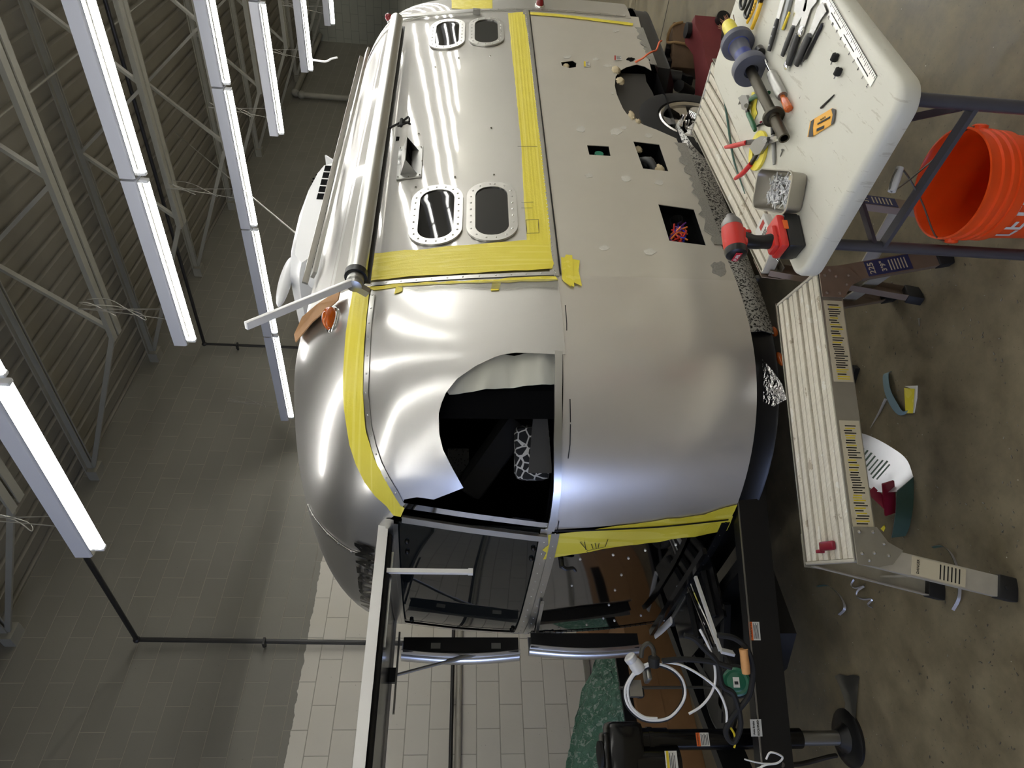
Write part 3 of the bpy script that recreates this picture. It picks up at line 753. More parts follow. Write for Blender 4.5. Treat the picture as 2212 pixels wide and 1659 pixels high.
st = MB(); a, b = Vector((-.575, 1.80, 1.37)), Vector((-.76, 1.74, 2.0)); st.cyl(a, a+(b-a)*.55, .012, n=10); st.cyl(a+(b-a)*.5, b, .008, n=10); st.ball(a, .016, 10); st.build('gas_strut', MAT['galv'], SG)
MB().box((-.76, 1.73, 1.99), (.07, .03, .04)).build('strut_bracket', MAT['black'], SG)
for k, n_ in enumerate((.80, 1.70)):
    MB().bar((-.55, n_, HZ-.03), (-.95, n_, HZ-.03), .014, .01).build('lift_arm', MAT['steel'], SG)
ribbon('guard_hinge', [(gl0+.02, fv(1.985)), (gl1, fv(1.985))], .035, MAT['rail'], TR, .006)
# rolled edges of the guards on the far corner
def lip(name, s, n, z0, z1, mat, r=.045, w=.02, lab=None):
    m = MB(); rows = []
    for i in range(13):
        z = z0+(z1-z0)*i/12; k = math.sin(PI*i/12); ox = -.02*k
        rows.append([Vector((s+ox-w, n-.05, z)), Vector((s+ox-w-.005, n, z))]+[Vector((s+ox-w-r*math.sin(a)*.6, n+r-r*math.cos(a), z)) for a in [PI*.5*j/6 for j in range(1, 7)]]+[Vector((s+ox+.06, n+r*1.6, z))])
    m.sheet(rows, .003); return m.build(name, mat, TR, 60, lab)
lip('window_guard_lip', -.60, 1.80, 1.33, 1.96, MAT['rail'], lab='rolled edge of the far window guard')
lip('door_lip', -.60, 1.72, .68, 1.285, MAT['rail'], lab='rolled edge at the far side of the front door')

m = MB(); m.sheet([[Vector((-.555-.025*k, 1.765, z)) for k in range(4)] for z in (1.34, 1.5, 1.7, 1.95)], .01); m.build('guard_seal_strip', MAT['black'], TR)
m = MB(); m.sheet([[Vector((-.555-.025*k, 1.70, z)) for k in range(4)] for z in (.70, .9, 1.1, 1.28)], .01); m.build('door_seal_strip', MAT['black'], TR)
for z in (1.46, 1.78): MB().box((-.60, 1.76, z), (.03, .012, .05)).build('guard_clip', MAT['galv'], TR)
# lower front: storage door with its fittings
d0, d1 = tP-.012, tF+.06
DO = panel('storage_door', [(d0, .02), (d0, vB-.015), (d1, vB-.015), (d1, .02)], MAT['front'], TR, off=.004, step=.06, label='dark mirror front storage door')
ribbon('door_gap', [(d0+.014, .02), (d0+.014, vB-.015)], .007, MAT['black'], DO, .0085, 0, 0)
ribbon('door_frame', [(d0, vB-.02), (d1, vB-.02)], .035, MAT['rail'], DO, .007, 0, .045)
ribbon('door_frame', [(d0, .025), (d1, .025)], .04, MAT['black'], DO, .006, 0, .07)
ribbon('door_hinge', [(d1+.03, .04), (d1+.03, vB-.03)], .03, MAT['black'], DO, .007, 0, .03)
m = MB()
for x, y in ((1253, 1206), (1324, 1197), (1357, 1204), (1393, 1187), (1459, 1175), (1342, 1240), (1235, 1263), (1328, 1273), (1315, 1305), (1440, 1316), (1384, 1328), (1303, 1334), (1327, 1339), (1267, 1348), (1207, 1356), (1434, 1344), (1463, 1266)):
    t, v = hit(x, y); m.ball(surf(t, v, .005), .006, 8)
m.build('rivet_heads', MAT['white'], DO)
def hook(x, y, a):
    t, v = hit(x, y); o = surf(t, v, .012); n = bnormal(t, v); m = MB(); dz = Vector((0, 0, 1)); u = n.cross(dz).normalized()
    m.cyl(o-n*.01, o+n*.025, .012, n=10); m.tube([o+n*.02, o+n*.028-dz*.02*1+u*.01*a, o+n*.022-dz*.05+u*.012*a, o+n*.03-dz*.065+u*.026*a], [.009, .009, .008, .006], 8, smooth=3); m.build('door_latch', MAT['black'], DO)
hook(1212, 1209, 1); hook(1170, 1378, -1)
MAT['sticker'] = M('sticker_white', (212, 211, 206), .5); MAT['stickred'] = M('sticker_red', (170, 34, 24), .5); MAT['stickor'] = M('sticker_orange', (224, 104, 34), .5); MAT['stickyel'] = M('sticker_yellow', (220, 196, 40), .5)
def sticker(name, quad, parts, parent, off=.006, fine=True):
    """quad: 4 pixels round the sticker; parts: (mat, u0, u1, v0, v1) bands in the quad; grey print lines"""
    Q = hits(quad); lerp = lambda u, v: tuple((1-u)*((1-v)*Q[0][i]+v*Q[3][i])+u*((1-v)*Q[1][i]+v*Q[2][i]) for i in (0, 1))
    mats = [MAT['sticker']]+[MAT[p[0]] for p in parts]+[MAT['ink']]; m = MB()
    def q(u0, u1, v0, v1, o): m.sheet([[surf(*lerp(u, v), o) for v in (v0, v1)] for u in (u0, u1)], .0006)
    q(0, 1, 0, 1, off)
    for i, p in enumerate(parts): m.mat(i+1); q(p[1], p[2], p[3], p[4], off+.0008)
    m.mat(len(mats)-1)
    if fine:
        for p in fine:
            for k in range(p[4]):
                a = p[0]+(p[1]-p[0])*(k+.3)/p[4]; q(a, a+(p[1]-p[0])*.35/p[4], p[2], p[3]-.08*(k % 3), off+.0009)
    return m.build(name, mats, parent)
sticker('warning_label', [(1157, 1369), (1158, 1389), (1214, 1377), (1218, 1361)], [('stickred', 0, 1, 0, .12), ('stickor', 0, 1, .30, .40), ('stickor', 0, 1, .62, .72)], DO, .009, [(.1, .9, .14, .28, 5), (.1, .9, .42, .6, 5), (.1, .9, .75, .95, 5)])
m = MB(); a, b = hit(1170, 1300), hit(1158, 1372)
ribbon('prop_rod', hits([(1171, 1290), (1163, 1330), (1155, 1372)]), .016, MAT['rail'], DO, .02, thick=.012)
m = MB(); m.bar(Lz(1500, 1247, .5)+Vector((-.02, 0, .0)), Lz(1448, 1342, .5)+Vector((-.02, 0, 0)), .02, .035); m.build('door_sill', MAT['rail'], DO)

# letters of the name on the nose: black, slanted
LT = [(818, 1322), (771, 1172)]
ta, va = hit(806, 1318); tb_, vb_ = hit(793, 1172)
vs, fs = text_mesh('AIRSTREAM', 1.0, 0, bold=True, shear=.28, fat=.035)
x0, x1 = min(v[0] for v in vs), max(v[0] for v in vs); y0, y1 = min(v[1] for v in vs), max(v[1] for v in vs)
h0, h1 = hit(803, 1180)[1], hit(772, 1180)[1]
m = MB(); L = []
for off in (.004, .010):
    L += [surf(ta+(tb_-ta)*(v[0]-x0)/(x1-x0), (va+(vb_-va)*(v[0]-x0)/(x1-x0))-(h1-h0)*.55+(h1-h0)*1.4*(v[1]-y0)/(y1-y0), off) for v in vs]
m.add(L, [tuple(i+len(vs) for i in f) for f in fs]); m.build('nose_lettering', MAT['blackgloss'], TR, label='black slanted raised letters')

# lower side: label plates, glue patches, wires in the openings
MAT['glue'] = M('glue_smear', (214, 212, 204), .45, .25, var=.12, scale=90, bump=.5)
rnd = random.Random(5)
def patch(x, y, rx, ry, name='glue_patch', mat='glue', k=11, parent=TR, off=.002):
    pts = [(x+rx*math.cos(a)*rnd.uniform(.6, 1.1), y+ry*math.sin(a)*rnd.uniform(.6, 1.1)) for a in [2*PI*i/k for i in range(k)]]
    return panel(name, hits(pts), MAT[mat], parent, off=off, step=.03, thick=.0015)
for q in ((1255, 279, 10, 7), (1330, 285, 14, 8), (1348, 276, 8, 4), (1402, 293, 11, 5), (1273, 380, 10, 6), (1352, 386, 13, 7), (1424, 395, 12, 6), (1305, 536, 12, 6), (1404, 544, 14, 8), (1323, 202, 4, 3), (1225, 124, 9, 4), (1287, 128, 8, 3), (1312, 142, 10, 4), (1330, 66, 8, 5)): patch(*q)
MAT['residue'] = M('torn_foil_residue', (176, 176, 172), .35, .85, var=.35, scale=150, bump=.9)
rb = hits([(1466, 310), (1500, 388), (1540, 490), (1556, 530)]); ribbon('glue_residue', [(t, .025) for t, v in rb], .055, MAT['residue'], TR, .003, wig=.02)
rb = hits([(1375, 60), (1404, 140)]); ribbon('glue_residue', [(t, .022) for t, v in rb], .05, MAT['residue'], TR, .003, wig=.02)
patch(1553, 580, 22, 18, 'scuffed_patch', 'residue', 14)
sticker('data_label', [(1327, 121), (1327, 131), (1343, 131), (1342, 122)], [('stickred', 0, 1, 0, .2)], TR, .003, [(.1, .9, .3, .9, 5)])
sticker('data_label', [(1261, 134), (1261, 145), (1275, 145), (1273, 133)], [('stickyel', 0, 1, 0, .3)], TR, .003, [(.1, .9, .4, .9, 4)])
# behind the openings
MAT['wool'] = M('insulation_wool', (190, 176, 146), .95, var=.25, scale=40, bump=.8)
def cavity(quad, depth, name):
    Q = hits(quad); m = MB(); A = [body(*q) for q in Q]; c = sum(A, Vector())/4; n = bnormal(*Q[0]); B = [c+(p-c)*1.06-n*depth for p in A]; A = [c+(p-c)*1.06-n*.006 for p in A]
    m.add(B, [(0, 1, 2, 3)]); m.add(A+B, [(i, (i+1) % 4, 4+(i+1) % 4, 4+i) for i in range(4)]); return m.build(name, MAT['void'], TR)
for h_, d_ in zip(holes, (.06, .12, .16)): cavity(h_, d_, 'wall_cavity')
def wool(x, y, r, lab=None, off=-.03, sc=(1, 1, .6)):
    t, v = hit(x, y); c = surf(t, v, off); m = MB(); m.ball(c, r, 20, (sc[0], .35, sc[2])); n = len(m.v); rn = random.Random(int(x))
    for i in range(n): d = m.v[i]-c; m.v[i] = c+d*(.75+.5*rn.random())
    return m.build('insulation', MAT['wool'], TR, 180)
wool(1285, 325, .03, off=-.055); wool(1382, 312, .03); wool(1428, 355, .04); wool(1331, 152, .045, off=.0); wool(1340, 175, .04, off=.0); wool(1365, 250, .035, off=.0, sc=(1.4, 1, .5)); wool(1378, 262, .025, off=.0); wool(1224, 138, .03, off=-.015)
t, v = hit(1295, 327); m = MB(); n = bnormal(t, v); m.cyl(surf(t, v, -.05), surf(t, v, -.012), .024, n=20); m.build('green_pipe_end', M('green_plastic', (24, 116, 92), .4), TR)
m = MB()
for k in range(3):
    a, b = hit(1388+6*k, 330+4*k), hit(1422-5*k, 352-6*k); m.tube([surf(*a, -.05), surf((a[0]+b[0])/2, (a[1]+b[1])/2, -.02), surf(*b, -.05)], .02, 10, smooth=5)
m.build('flexible_duct', M('grey_duct', (66, 66, 66), .5, bump=.5), TR)
m = MB(); t, v = hit(1475, 470); m.cyl(surf(t, v-.01, -.10), surf(t, v+.03, -.01), .030, n=20, cap=False); m.build('exhaust_tube', MAT['steel'], TR)
WC = [('blue_wire', (36, 42, 170)), ('red_wire', (190, 44, 30)), ('orange_wire', (222, 120, 40)), ('purple_wire', (92, 40, 120))]
for k, (nm, rgb) in enumerate(WC):
    m = MB(); rn = random.Random(k)
    for j in range(4):
        pts = [surf(*hit(1458+rn.uniform(-8, 30), 480+10*i+rn.uniform(-6, 6)), -.012-.03*rn.random()) for i in range(4)]
        m.tube(pts, .0045, 6, smooth=5)
    m.build(nm, M(nm, rgb, .4), TR)
wire = MB(); wire.tube([surf(*hit(1372, 134), .0), Ln(1388, 126, -.03), Ln(1398, 118, -.05), Ln(1408, 112, -.06), Ln(1418, 108, -.05), Ln(1424, 92, -.06), Ln(1429, 88, -.06)], .006, 8, smooth=5); wire.build('orange_cable', M('orange_cable', (226, 112, 72), .5), TR)
patch(1362, 128, 10, 5, 'round_hole', 'void', 16)

# kitchen vent hood on the polished side
q = hits([(863, 320), (914, 319), (911, 384), (857, 391)]); VH = panel('vent_hood', q, MAT['galv'], TR, off=.010, step=.05, thick=.008)
A = [surf(*p, .010) for p in hits([(869, 331), (906, 329), (902, 378), (866, 381)])]; n = bnormal(*q[0])
top0, top1 = (A[0]*.45+A[1]*.55)+n*.085, (A[3]*.45+A[2]*.55)+n*.085
m = MB(); m.sheet([[A[0], A[3]], [top0, top1]], .003); m.add([A[0], A[1], top0], [(0, 1, 2)]); m.add([A[3], A[2], top1], [(0, 1, 2)]); m.build('hood_cowl', MAT['galv'], VH)
m = MB(); mid = [(A[1]*.6+A[0]*.4), (A[2]*.6+A[3]*.4)]; m.sheet([[mid[0]+n*.004, mid[1]+n*.004], [top0-n*.006, top1-n*.006]], .002); m.bar((mid[0]+mid[1])/2+n*.01, (top0+top1)/2-n*.006, .004, .012); m.build('hood_flap', MAT['void'], VH)
m = MB()
for p in ((866, 323), (911, 322), (864, 354), (913, 352), (908, 382), (861, 386), (884, 386)): m.ball(surf(*hit(*p), .012), .0045, 8)
m.build('hood_screws', MAT['chrome'], VH)
m = MB()
for x, y in ((991, 126), (1059, 122), (905, 290), (1061, 277), (983, 383), (1067, 378), (898, 405), (940, 145)): m.ball(surf(*hit(x, y), .002), .006, 8)
m.build('loose_rivets', MAT['chrome'], TR)

# awning: roller tube, arms, rail
MAT['awntube'] = alu('awning_tube_alu', (190, 190, 186), .34)
a, b = Ln(769, 596, -.005), Ln(857, 42, .03)
AW = MB(); AW.cyl(a, b, .042, n=28); d = (b-a).normalized(); AWO = AW.build('awning_roller', MAT['awntube'], TR)
MB().cyl(a-d*.012, a+d*.02, .047, n=28).build('end_ring', MAT['black'], AWO)
MB().lathe(a-d*.012, -d, [(.036, 0), (.036, .03), (.030, .036), (.030, .055), (.012, .06)], 20).build('end_cap', MAT['galv'], AWO)
off_ = d.cross(Vector((0, 0, 1))).normalized()
MB().box((a+b)/2+Vector((0, .042, -.03)), ((b-a).length-.02, .012, .05), (d, d.cross(Vector((0, 0, 1))).normalized(), Vector((0, 0, 1)))).build('awning_shadow_rail', MAT['black'], AWO)
k = a-d*.045; e = Ld(531, 704, 2.42)
MB().bar(k+Vector((0, -.01, .0)), e, .030, .018, bev=.003).build('awning_arm', MAT['white'], AWO, label='white awning arm swung up and out')
MB().bar(k+Vector((0, 0, .02)), k+Vector((.0, .05, -.05)), .03, .03).ball(k, .022, 12).build('arm_knuckle', MAT['galv'], AWO)
MB().tube([surf(*h_, .025) for h_ in hits([(872, 43), (930, 38), (1000, 33), (1030, 31)])], .014, 8, up=(0, 0, 1)).build('rear_awning_arm', MAT['awntube'], AWO)
MB().box(surf(*hit(1030, 31), .02), (.03, .03, .05)).build('rear_bracket', MAT['galv'], AWO)
cb = MB(); p = Ln(848, 270, .0); cb.tube([Ln(842, 276, .0), Ln(858, 268, -.03), Ln(872, 260, -.04), Ln(882, 253, -.03), Ln(884, 262, -.04), Ln(872, 268, -.05), Ln(860, 272, -.03), Ln(875, 264, -.02), Ln(886, 268, -.03)], .006, 6, smooth=4); cb.tube([Ln(866, 272, -.04), Ln(868, 258, -.04)], .010, 6); cb.build('strap_loop', MAT['rubber'], AWO, label='black strap tied in a loop')
rl = hits([(800, 118), (768, 215), (742, 310), (722, 400), (705, 490), (690, 560), (672, 640)])
ribbon('roof_rail', [(rl[0][0], fv(2.42)), (rl[-1][0], fv(2.42))], .045, MAT['rail'], TR, .020, thick=.018)
ribbon('roof_rail', [(rl[0][0], fv(2.45)), (rl[-1][0], fv(2.45))], .012, MAT['rail'], TR, .035, thick=.03)
# roof equipment
AC = MB(); s0_, s1_, n0, n1, z0, z1 = 1.38, 2.56, .86, 1.58, 2.60, 2.81
prof = [(s0_+.02, z0+.03), (s0_-.06, z0+.10), (s0_+.02, z0+.17), (s0_+.22, z1-.01), (s0_+.55, z1), (s0_+.85, z1-.015), (s1_-.16, z1-.04), (s1_-.05, z0+.13), (s1_, z0+.05), (s1_-.02, z0+.03)]
AC.prism(prof, (0, n0+.06, 0), (1, 0, 0), (0, 0, 1), -(n1-n0-.12)) if False else None
rows = []
for k in range(15):
    u = k/14; yy = n0+(n1-n0)*u; sh = 1-abs(2*u-1)**6*.28
    rows.append([Vector((1.97+(s-1.97)*(1-.10*abs(2*u-1)**5), yy, z0+.02+(z-z0-.02)*sh)) for s, z in prof])
AC.sheet(rows); ACO = None
AC.add([r for r in rows[0]], [list(range(len(prof)))]); AC.add([r for r in rows[-1]], [list(range(len(prof)))[::-1]])
ACO = AC.build('air_conditioner', MAT['whiteplastic'], TR, 35, 'white rooftop air conditioner')
MB().box((1.95, 1.22, 2.605), (1.06, .66, .06), bev=.01).build('ac_base', MAT['blackgloss'], ACO)
m = MB()
for k in range(5): m.box((2.08+k*.085, n0+.012, 2.665), (.066, .03, .05))
m.build('vent_slots', MAT['void'], ACO)
m = MB()
for r_ in range(4):
    for k in range(14-r_): m.ball((2.02+k*.036+r_*.01, n0+.035+r_*.016, 2.712+r_*.021), .010, 8, (.8, .6, .9))
m.build('vent_holes', MAT['void'], ACO)
m = MB(); put_text(m, 'PENGUIN II', .05, (1.72, n0+.016, 2.70), (1, 0, 0), (0, .35, 1), .004); m.build('ac_lettering', MAT['ink'], ACO)
m = MB(); m.box((2.60, .93, 2.62), (.10, .06, .06)); m.sheet([[Vector((2.58, .9, 2.63)), Vector((2.58, 1.0, 2.63))], [Vector((2.66, .9, 2.72)), Vector((2.66, 1.0, 2.72))]], .01); m.build('ac_drain_cover', MAT['whiteplastic'], ACO)
m = MB(); m.ball((1.39, 1.02, 2.80), .23, 24, (1.0, .2, .16)); m.build('antenna_head', MAT['whiteplastic'], TR, label='white batwing antenna')
m = MB(); m.lathe((1.42, 1.02, 2.58), (0, 0, 1), [(.09, 0), (.06, .05), (.035, .10), (.03, .2)], 16); m.build('antenna_neck', MAT['whiteplastic'], TR)
m = MB(); m.box((3.12, 1.0, 2.60), (.30, .30, .07), bev=.012); m.box((3.12, 1.0, 2.57), (.34, .34, .02)); m.build('roof_vent', MAT['glass'], TR, label='dark roof vent with a pale rim')
# marker lamps
def marker(x, y, rx, rz, mat, nm):
    t, v = hit(x, y); c = surf(t, v, .0); n = bnormal(t, v); tv_ = (body(t+.01, v)-body(t-.01, v)).normalized(); up = n.cross(tv_).normalized()
    MB().ball(c+n*.004, 1, 20, (rx*1.15, rz*1.15, .016), (tv_, up, n)).build(nm, MAT['chrome'], TR)
    o = COL.objects[-1]
    MB().ball(c+n*.010, 1, 20, (rx, rz, .045), (tv_, up, n)).build('lens', MAT[mat], [q for q in TR.children if q.name.startswith(nm)][-1])
marker(719, 691, .060, .030, 'amber', 'amber_marker_lamp')
marker(845, 43, .045, .03, 'redlens', 'red_marker_lamp'); marker(1166, 12, .045, .03, 'redlens', 'red_marker_lamp')

tape([(976, -40), (1064, -40), (1064, 20), (1048, 23), (1020, 21), (1000, 22), (976, 19)], 'yellow tape square on the tail', .006)
tape([(1100, 30), (1132, 27), (1200, 32), (1290, 42), (1368, 52), (1366, 57), (1288, 47), (1200, 37), (1132, 33)], 'narrow yellow tape line by the tail', .006)
# ---------------------------------------------------------------- trailer: underside, wheel, tongue
# black belly pan under the skin
m = MB(); rows = []
lev = [(.50, .02), (.47, .03), (.40, .035), (.39, .03), (.385, .045), (.34, .13), (.30, .40)]
ts = [-KT*PI*(1-i/40) for i in range(41)]+[(S1-S0)*i/30 for i in range(1, 31)]+[S1-S0+KT*PI*i/30 for i in range(1, 31)]
for z, ins_ in lev:
    r = []
    for t in ts:
        p = body(t, 0); n = bnormal(t, 0); n.z = 0; n.normalize(); ww = .30 if (.98 < t < 1.98 and z < .495) else 0; q = p-n*(ins_+ww); q.z = z; r.append(q)
    r += [Vector((p.x, 2*NC-p.y, p.z)) for p in [body(S1-S0-(S1-S0)*i/10, 0)-Vector((0, -1, 0))*ins_*-1 for i in range(1, 10)]]
    for p in r: p.z = z
    rows.append(r+[r[0]])
m.sheet(rows); m.add([Vector((p.x, p.y, .30)) for p in rows[-1][:-1]], [list(range(len(rows[-1])-1))])
# opening for the wheel is covered by the liner
m.build('belly_pan', MAT['black'], TR)
def speck():
    t = NT('speckled_alu'); v = t.coord(); n = t.noise(v, 95, 3, .7); t.set(Base_Color=t.ramp(n, [(.44, lin((20, 20, 20))), (.5, lin((176, 175, 170)))]), Metallic=.6, Roughness=.45); return t.m
MAT['speck'] = speck()
rows = []
for i in range(25):
    u = i/24; s = tS+S0-.25+1.62*u; n0 = -.012+.028*u
    d = .125*min(1, (1-u)*4+.02); tt = s-S0
    e = body(tt, 0); rows.append([Vector((e.x, e.y+.016, .505)), Vector((e.x, e.y+.004-.01*math.sin(u*9), .505-d*.5)), Vector((e.x+.01, e.y+.03+.004*math.sin(u*14), .505-d))])
m = MB(); m.sheet(rows, .003); m.build('belly_wrap', MAT['speck'], TR, 60, 'speckled bent strip hanging under the skin')
MAT['foil'] = alu('crumpled_foil', (206, 206, 206), .12, .03, 55, 1.0)
rn = random.Random(9); q = [Lz(x, y, .47) for x, y in ((1640, 775), (1668, 800), (1690, 830), (1692, 862), (1668, 878), (1650, 868), (1646, 830))]
c = sum(q, Vector())/7; m = MB(); ring = [c+(p-c)*.55+Vector((0, 0, rn.uniform(-.02, .01))) for p in q]; m.add([c]+ring+[p+Vector((0, 0, rn.uniform(-.015, .01))) for p in q], [(0, 1+i, 1+(i+1) % 7) for i in range(7)]+[(1+i, 8+i, 8+(i+1) % 7, 1+(i+1) % 7) for i in range(7)])
m.build('loose_foil', MAT['foil'], TR, label='crumpled foil insulation hanging out')
patch(1594, 1036, 8, 9, 'torn_paper', 'sticker', 5, off=-.01)
for x, y, nm in ((1672, 716, 'amber_side_lamp'), (1685, 775, 'amber_side_lamp')):
    p = Lz(x, y, .36); MB().ball(p, .022, 14, (1.3 if y < 750 else 1.8, .7, .7)).build(nm, MAT['amber'], TR)
# wheel well liner and wheel
HUB = Ln(1508, 252, .02); HUB.y = .03; HUB.z = .36
LN = [Ln(x, y, .045) for x, y in ((1336, 158), (1394, 160), (1396, 176), (1410, 200), (1428, 260), (1446, 300), (1480, 330), (1455, 315), (1395, 280), (1350, 255), (1332, 215), (1326, 180))]
m = MB(); m.add(LN+[p+Vector((0, .012, 0)) for p in LN], [list(range(12)), list(range(23, 11, -1))]+[(i, (i+1) % 12, 12+(i+1) % 12, 12+i) for i in range(12)])
m.build('wheel_well_liner', M('dark_liner_board', (50, 48, 45), .6), TR)
WH = MB(); AX = Vector((0, -1, 0)); c0 = HUB+Vector((0, .21, 0))
WH.lathe(c0, AX, [(.215, 0), (.30, -.002), (.345, .02), (.358, .05), (.36, .10), (.358, .155), (.345, .19), (.30, .208), (.222, .205), (.215, .19), (.214, .02)], 48, False, False)
for k in range(48):
    a = 2*PI*k/48
    for o_ in (.06, .10, .14): WH.box(c0+AX*o_+Vector((math.cos(a)*.359, 0, math.sin(a)*.359)), (.034, .026, .010), (Vector((-math.sin(a), 0, math.cos(a))), AX, Vector((math.cos(a), 0, math.sin(a)))))
WHO = WH.build('wheel', MAT['rubber'], TR)
m = MB(); m.lathe(c0, AX, [(.214, .20), (.205, .206), (.186, .196), (.180, .15), (.180, .02)], 48, False, False)
for k in range(5):
    a = 2*PI*k/5+.35; r = Vector((math.cos(a), 0, math.sin(a))); tt_ = Vector((-math.sin(a), 0, math.cos(a)))
    m.add([c0+AX*h+r*rr+tt_*w for rr, w_, h0 in ((.06, .045, .17), (.12, .028, .18), (.187, .055, .186)) for w, h in ((-w_, h0), (w_, h0), (w_, h0-.035), (-w_, h0-.035))],
          [(0, 1, 5, 4), (4, 5, 9, 8), (1, 2, 6, 5), (5, 6, 10, 9), (3, 0, 4, 7), (7, 4, 8, 11), (2, 3, 7, 6), (6, 7, 11, 10)])
m.cyl(c0+AX*.12, c0+AX*.175, .07, n=28); m.build('rim', alu('cast_rim', (196, 192, 186), .22), WHO)
MB().cyl(c0+AX*.05, c0+AX*.06, .182, n=40).build('brake_drum', MAT['black'], WHO)
m = MB(); m.lathe(c0, AX, [(.058, .17), (.056, .20), (.050, .245), (.044, .255), (.040, .252), (.038, .258), (.0, .260)], 28); m.build('hub_cap', MAT['chrome'], WHO)
for k in range(6):
    a = 2*PI*k/6; p = c0+Vector((math.cos(a)*.075, 0, math.sin(a)*.075)); MB().lathe(p, AX, [(.013, .17), (.013, .195), (.008, .21)], 10).build('lug_nut', MAT['chrome'], WHO)
# things under the tail: axle, stabiliser, bumper
p = Lz(1450, 130, .38); m = MB()
m.box(Ln(1435, 135, .25), (.16, .10, .16), bev=.01); m.cyl(Ln(1440, 165, .2), Ln(1470, 170, .2), .05, n=14); m.bar(Ln(1425, 150, .35), Ln(1490, 175, .25), .06, .05); m.cyl(Ln(1466, 185, .2), Ln(1490, 200, .3), .04, n=14)
m.bar(Ln(1440, 110, .2), Ln(1440, 120, .2), .10, .03); m.build('axle_gear', MAT['black'], TR)
m = MB(); m.bar((S1+.62, .35, .56), (S1+.80, 1.6, .56), .10, .10); m.build('rear_bumper', M('rusty_brown_steel', (92, 62, 48), .6, var=.2), TR)
MB().cyl((S1+.50, .30, .42), (S1+.68, .28, .42), .09, n=24).build('bumper_end_cap', MAT['black'], TR)
m = MB(); m.box(Ln(1390, 75, .15), (.16, .03, .10)); m.build('tail_bracket', MAT['black'], TR)

# A-frame tongue
TG = MB(); rA, rB = Vector((-.12, .49, .425)), Vector((-1.75, 1.22, .415))
TG.bar(rA, rB, .055, .135, (0, 0, 1)); TG.bar(rA+Vector((0, 2*(NC-.49), 0)), rB, .055, .135, (0, 0, 1))
TG.box((-.60, 1.22, .42), (.05, 1.05, .10)); TG.box((-1.62, 1.22, .43), (.34, .12, .10), bev=.01); TGO = TG.build('tongue_frame', MAT['black'], TR)
d = (rB-rA).normalized(); MB().cyl(rA+Vector((0, -.03, .062)), rB+Vector((0, -.03, .062)), .004, n=6).build('weld_bead', MAT['galv'], TGO)
m = MB(); m.prism([(-.50, .92), (-.86, .88), (-.95, 1.05), (-.95, 1.40), (-.50, 1.5)], (0, 0, .24), (1, 0, 0), (0, 1, 0), .14); m.build('battery_box', MAT['black'], TGO)
m = MB(); m.box((-.55, 1.22, .62), (.03, .95, .02)); m.prism([(-.46, .95), (-.76, .95), (-.76, 1.55), (-.46, 1.62)], (0, 0, .50), (1, 0, 0), (0, 1, 0), .012); m.build('gas_tray', MAT['blackgloss'], TGO)
def ridge(y, x0, x1): return MB().tube([(x0, y, .515), (x1, y, .515)], .018, 8)
for y in (1.05, 1.18, 1.31): ridge(y, -.50, -.72).build('tray_rib', MAT['rubber'], TGO)
m = MB(); c = Vector((-.98, 1.22, .49)); m.lathe(c, (0, 0, 1), [(.19, 0), (.19, .012), (.175, .016), (.165, .010), (0.001, .010)], 36); m.build('tank_base', M('dark_tank_plate', (44, 43, 40), .5, var=.3, scale=20), TGO)
m = MB(); m.bar((-.70, .95, .49), (-1.1, 1.28, .49), .04, .03); m.bar((-.70, 1.5, .49), (-1.1, 1.18, .49), .04, .03); m.build('tank_cross_bars', MAT['black'], TGO)
m = MB(); p = Lz(1522, 1250, .56); m.bar(Lz(1502, 1246, .60), Lz(1556, 1405, .57), .018, .012); m.bar(Lz(1556, 1405, .57), Lz(1560, 1412, .56)+Vector((0, .0, -.05)), .03, .012); m.build('white_strut', MAT['white'], TGO)
m = MB(); m.tube([Lz(1486, 1268, .60), Lz(1500, 1300, .585), Lz(1520, 1350, .57), Lz(1540, 1400, .565)], .010, 8, smooth=4, flat=.4); m.tube([Lz(1492, 1262, .61), Lz(1505, 1295, .60), Lz(1528, 1345, .58), Lz(1546, 1392, .57)], .007, 8, smooth=4); m.build('chrome_strip', MAT['chrome'], TGO)
m = MB(); m.tube([Lz(1450, 1340, .62), Lz(1430, 1360, .60), Lz(1415, 1372, .58)], .02, 8, flat=.3, smooth=4); m.build('bent_trim', MAT['white'], TGO)
# front jack
JX, JY = -1.205, 1.15
JK = MB(); JK.cyl((JX, JY, .22), (JX, JY, .88), .040, n=24); JK.cyl((JX, JY, .80), (JX, JY, .92), .046, n=24); JK.cyl((JX, JY, .865), (JX, JY, .885), .050, n=24)
JKO = JK.build('tongue_jack', MAT['blackgloss'], TR, label='black electric tongue jack')
MB().cyl((JX, JY, .05), (JX, JY, .30), .029, n=24).build('jack_leg', MAT['galv'], JKO)
MB().lathe((JX, JY, 0), (0, 0, 1), [(.115, 0), (.115, .012), (.10, .022), (.06, .024), (.034, .055), (.03, .055)], 32).build('jack_foot', MAT['black'], JKO)
m = MB(); hx = Vector((-1, .25, 0)).normalized(); hy = Vector((0, 0, 1)).cross(hx)
m.box(Vector((JX, JY, .985))+hx*.06, (.26, .13, .15), (hx, hy, Vector((0, 0, 1))), .025); m.box(Vector((JX, JY, 1.065))+hx*.05, (.16, .10, .03), (hx, hy, Vector((0, 0, 1))), .012); m.build('jack_motor', MAT['blackgloss'], JKO)
MB().cyl(Vector((JX, JY, .765))+hx*.085, Vector((JX, JY, .95))+hx*.085, .068, n=24).build('jack_gearbox', MAT['blackgloss'], JKO)
m = MB(); m.lathe(Vector((JX, JY, 1.08))+hx*.05, (0, 0, 1), [(.05, 0), (.05, .012), (.03, .016)], 16); m.build('jack_cap', MAT['rubber'], JKO)
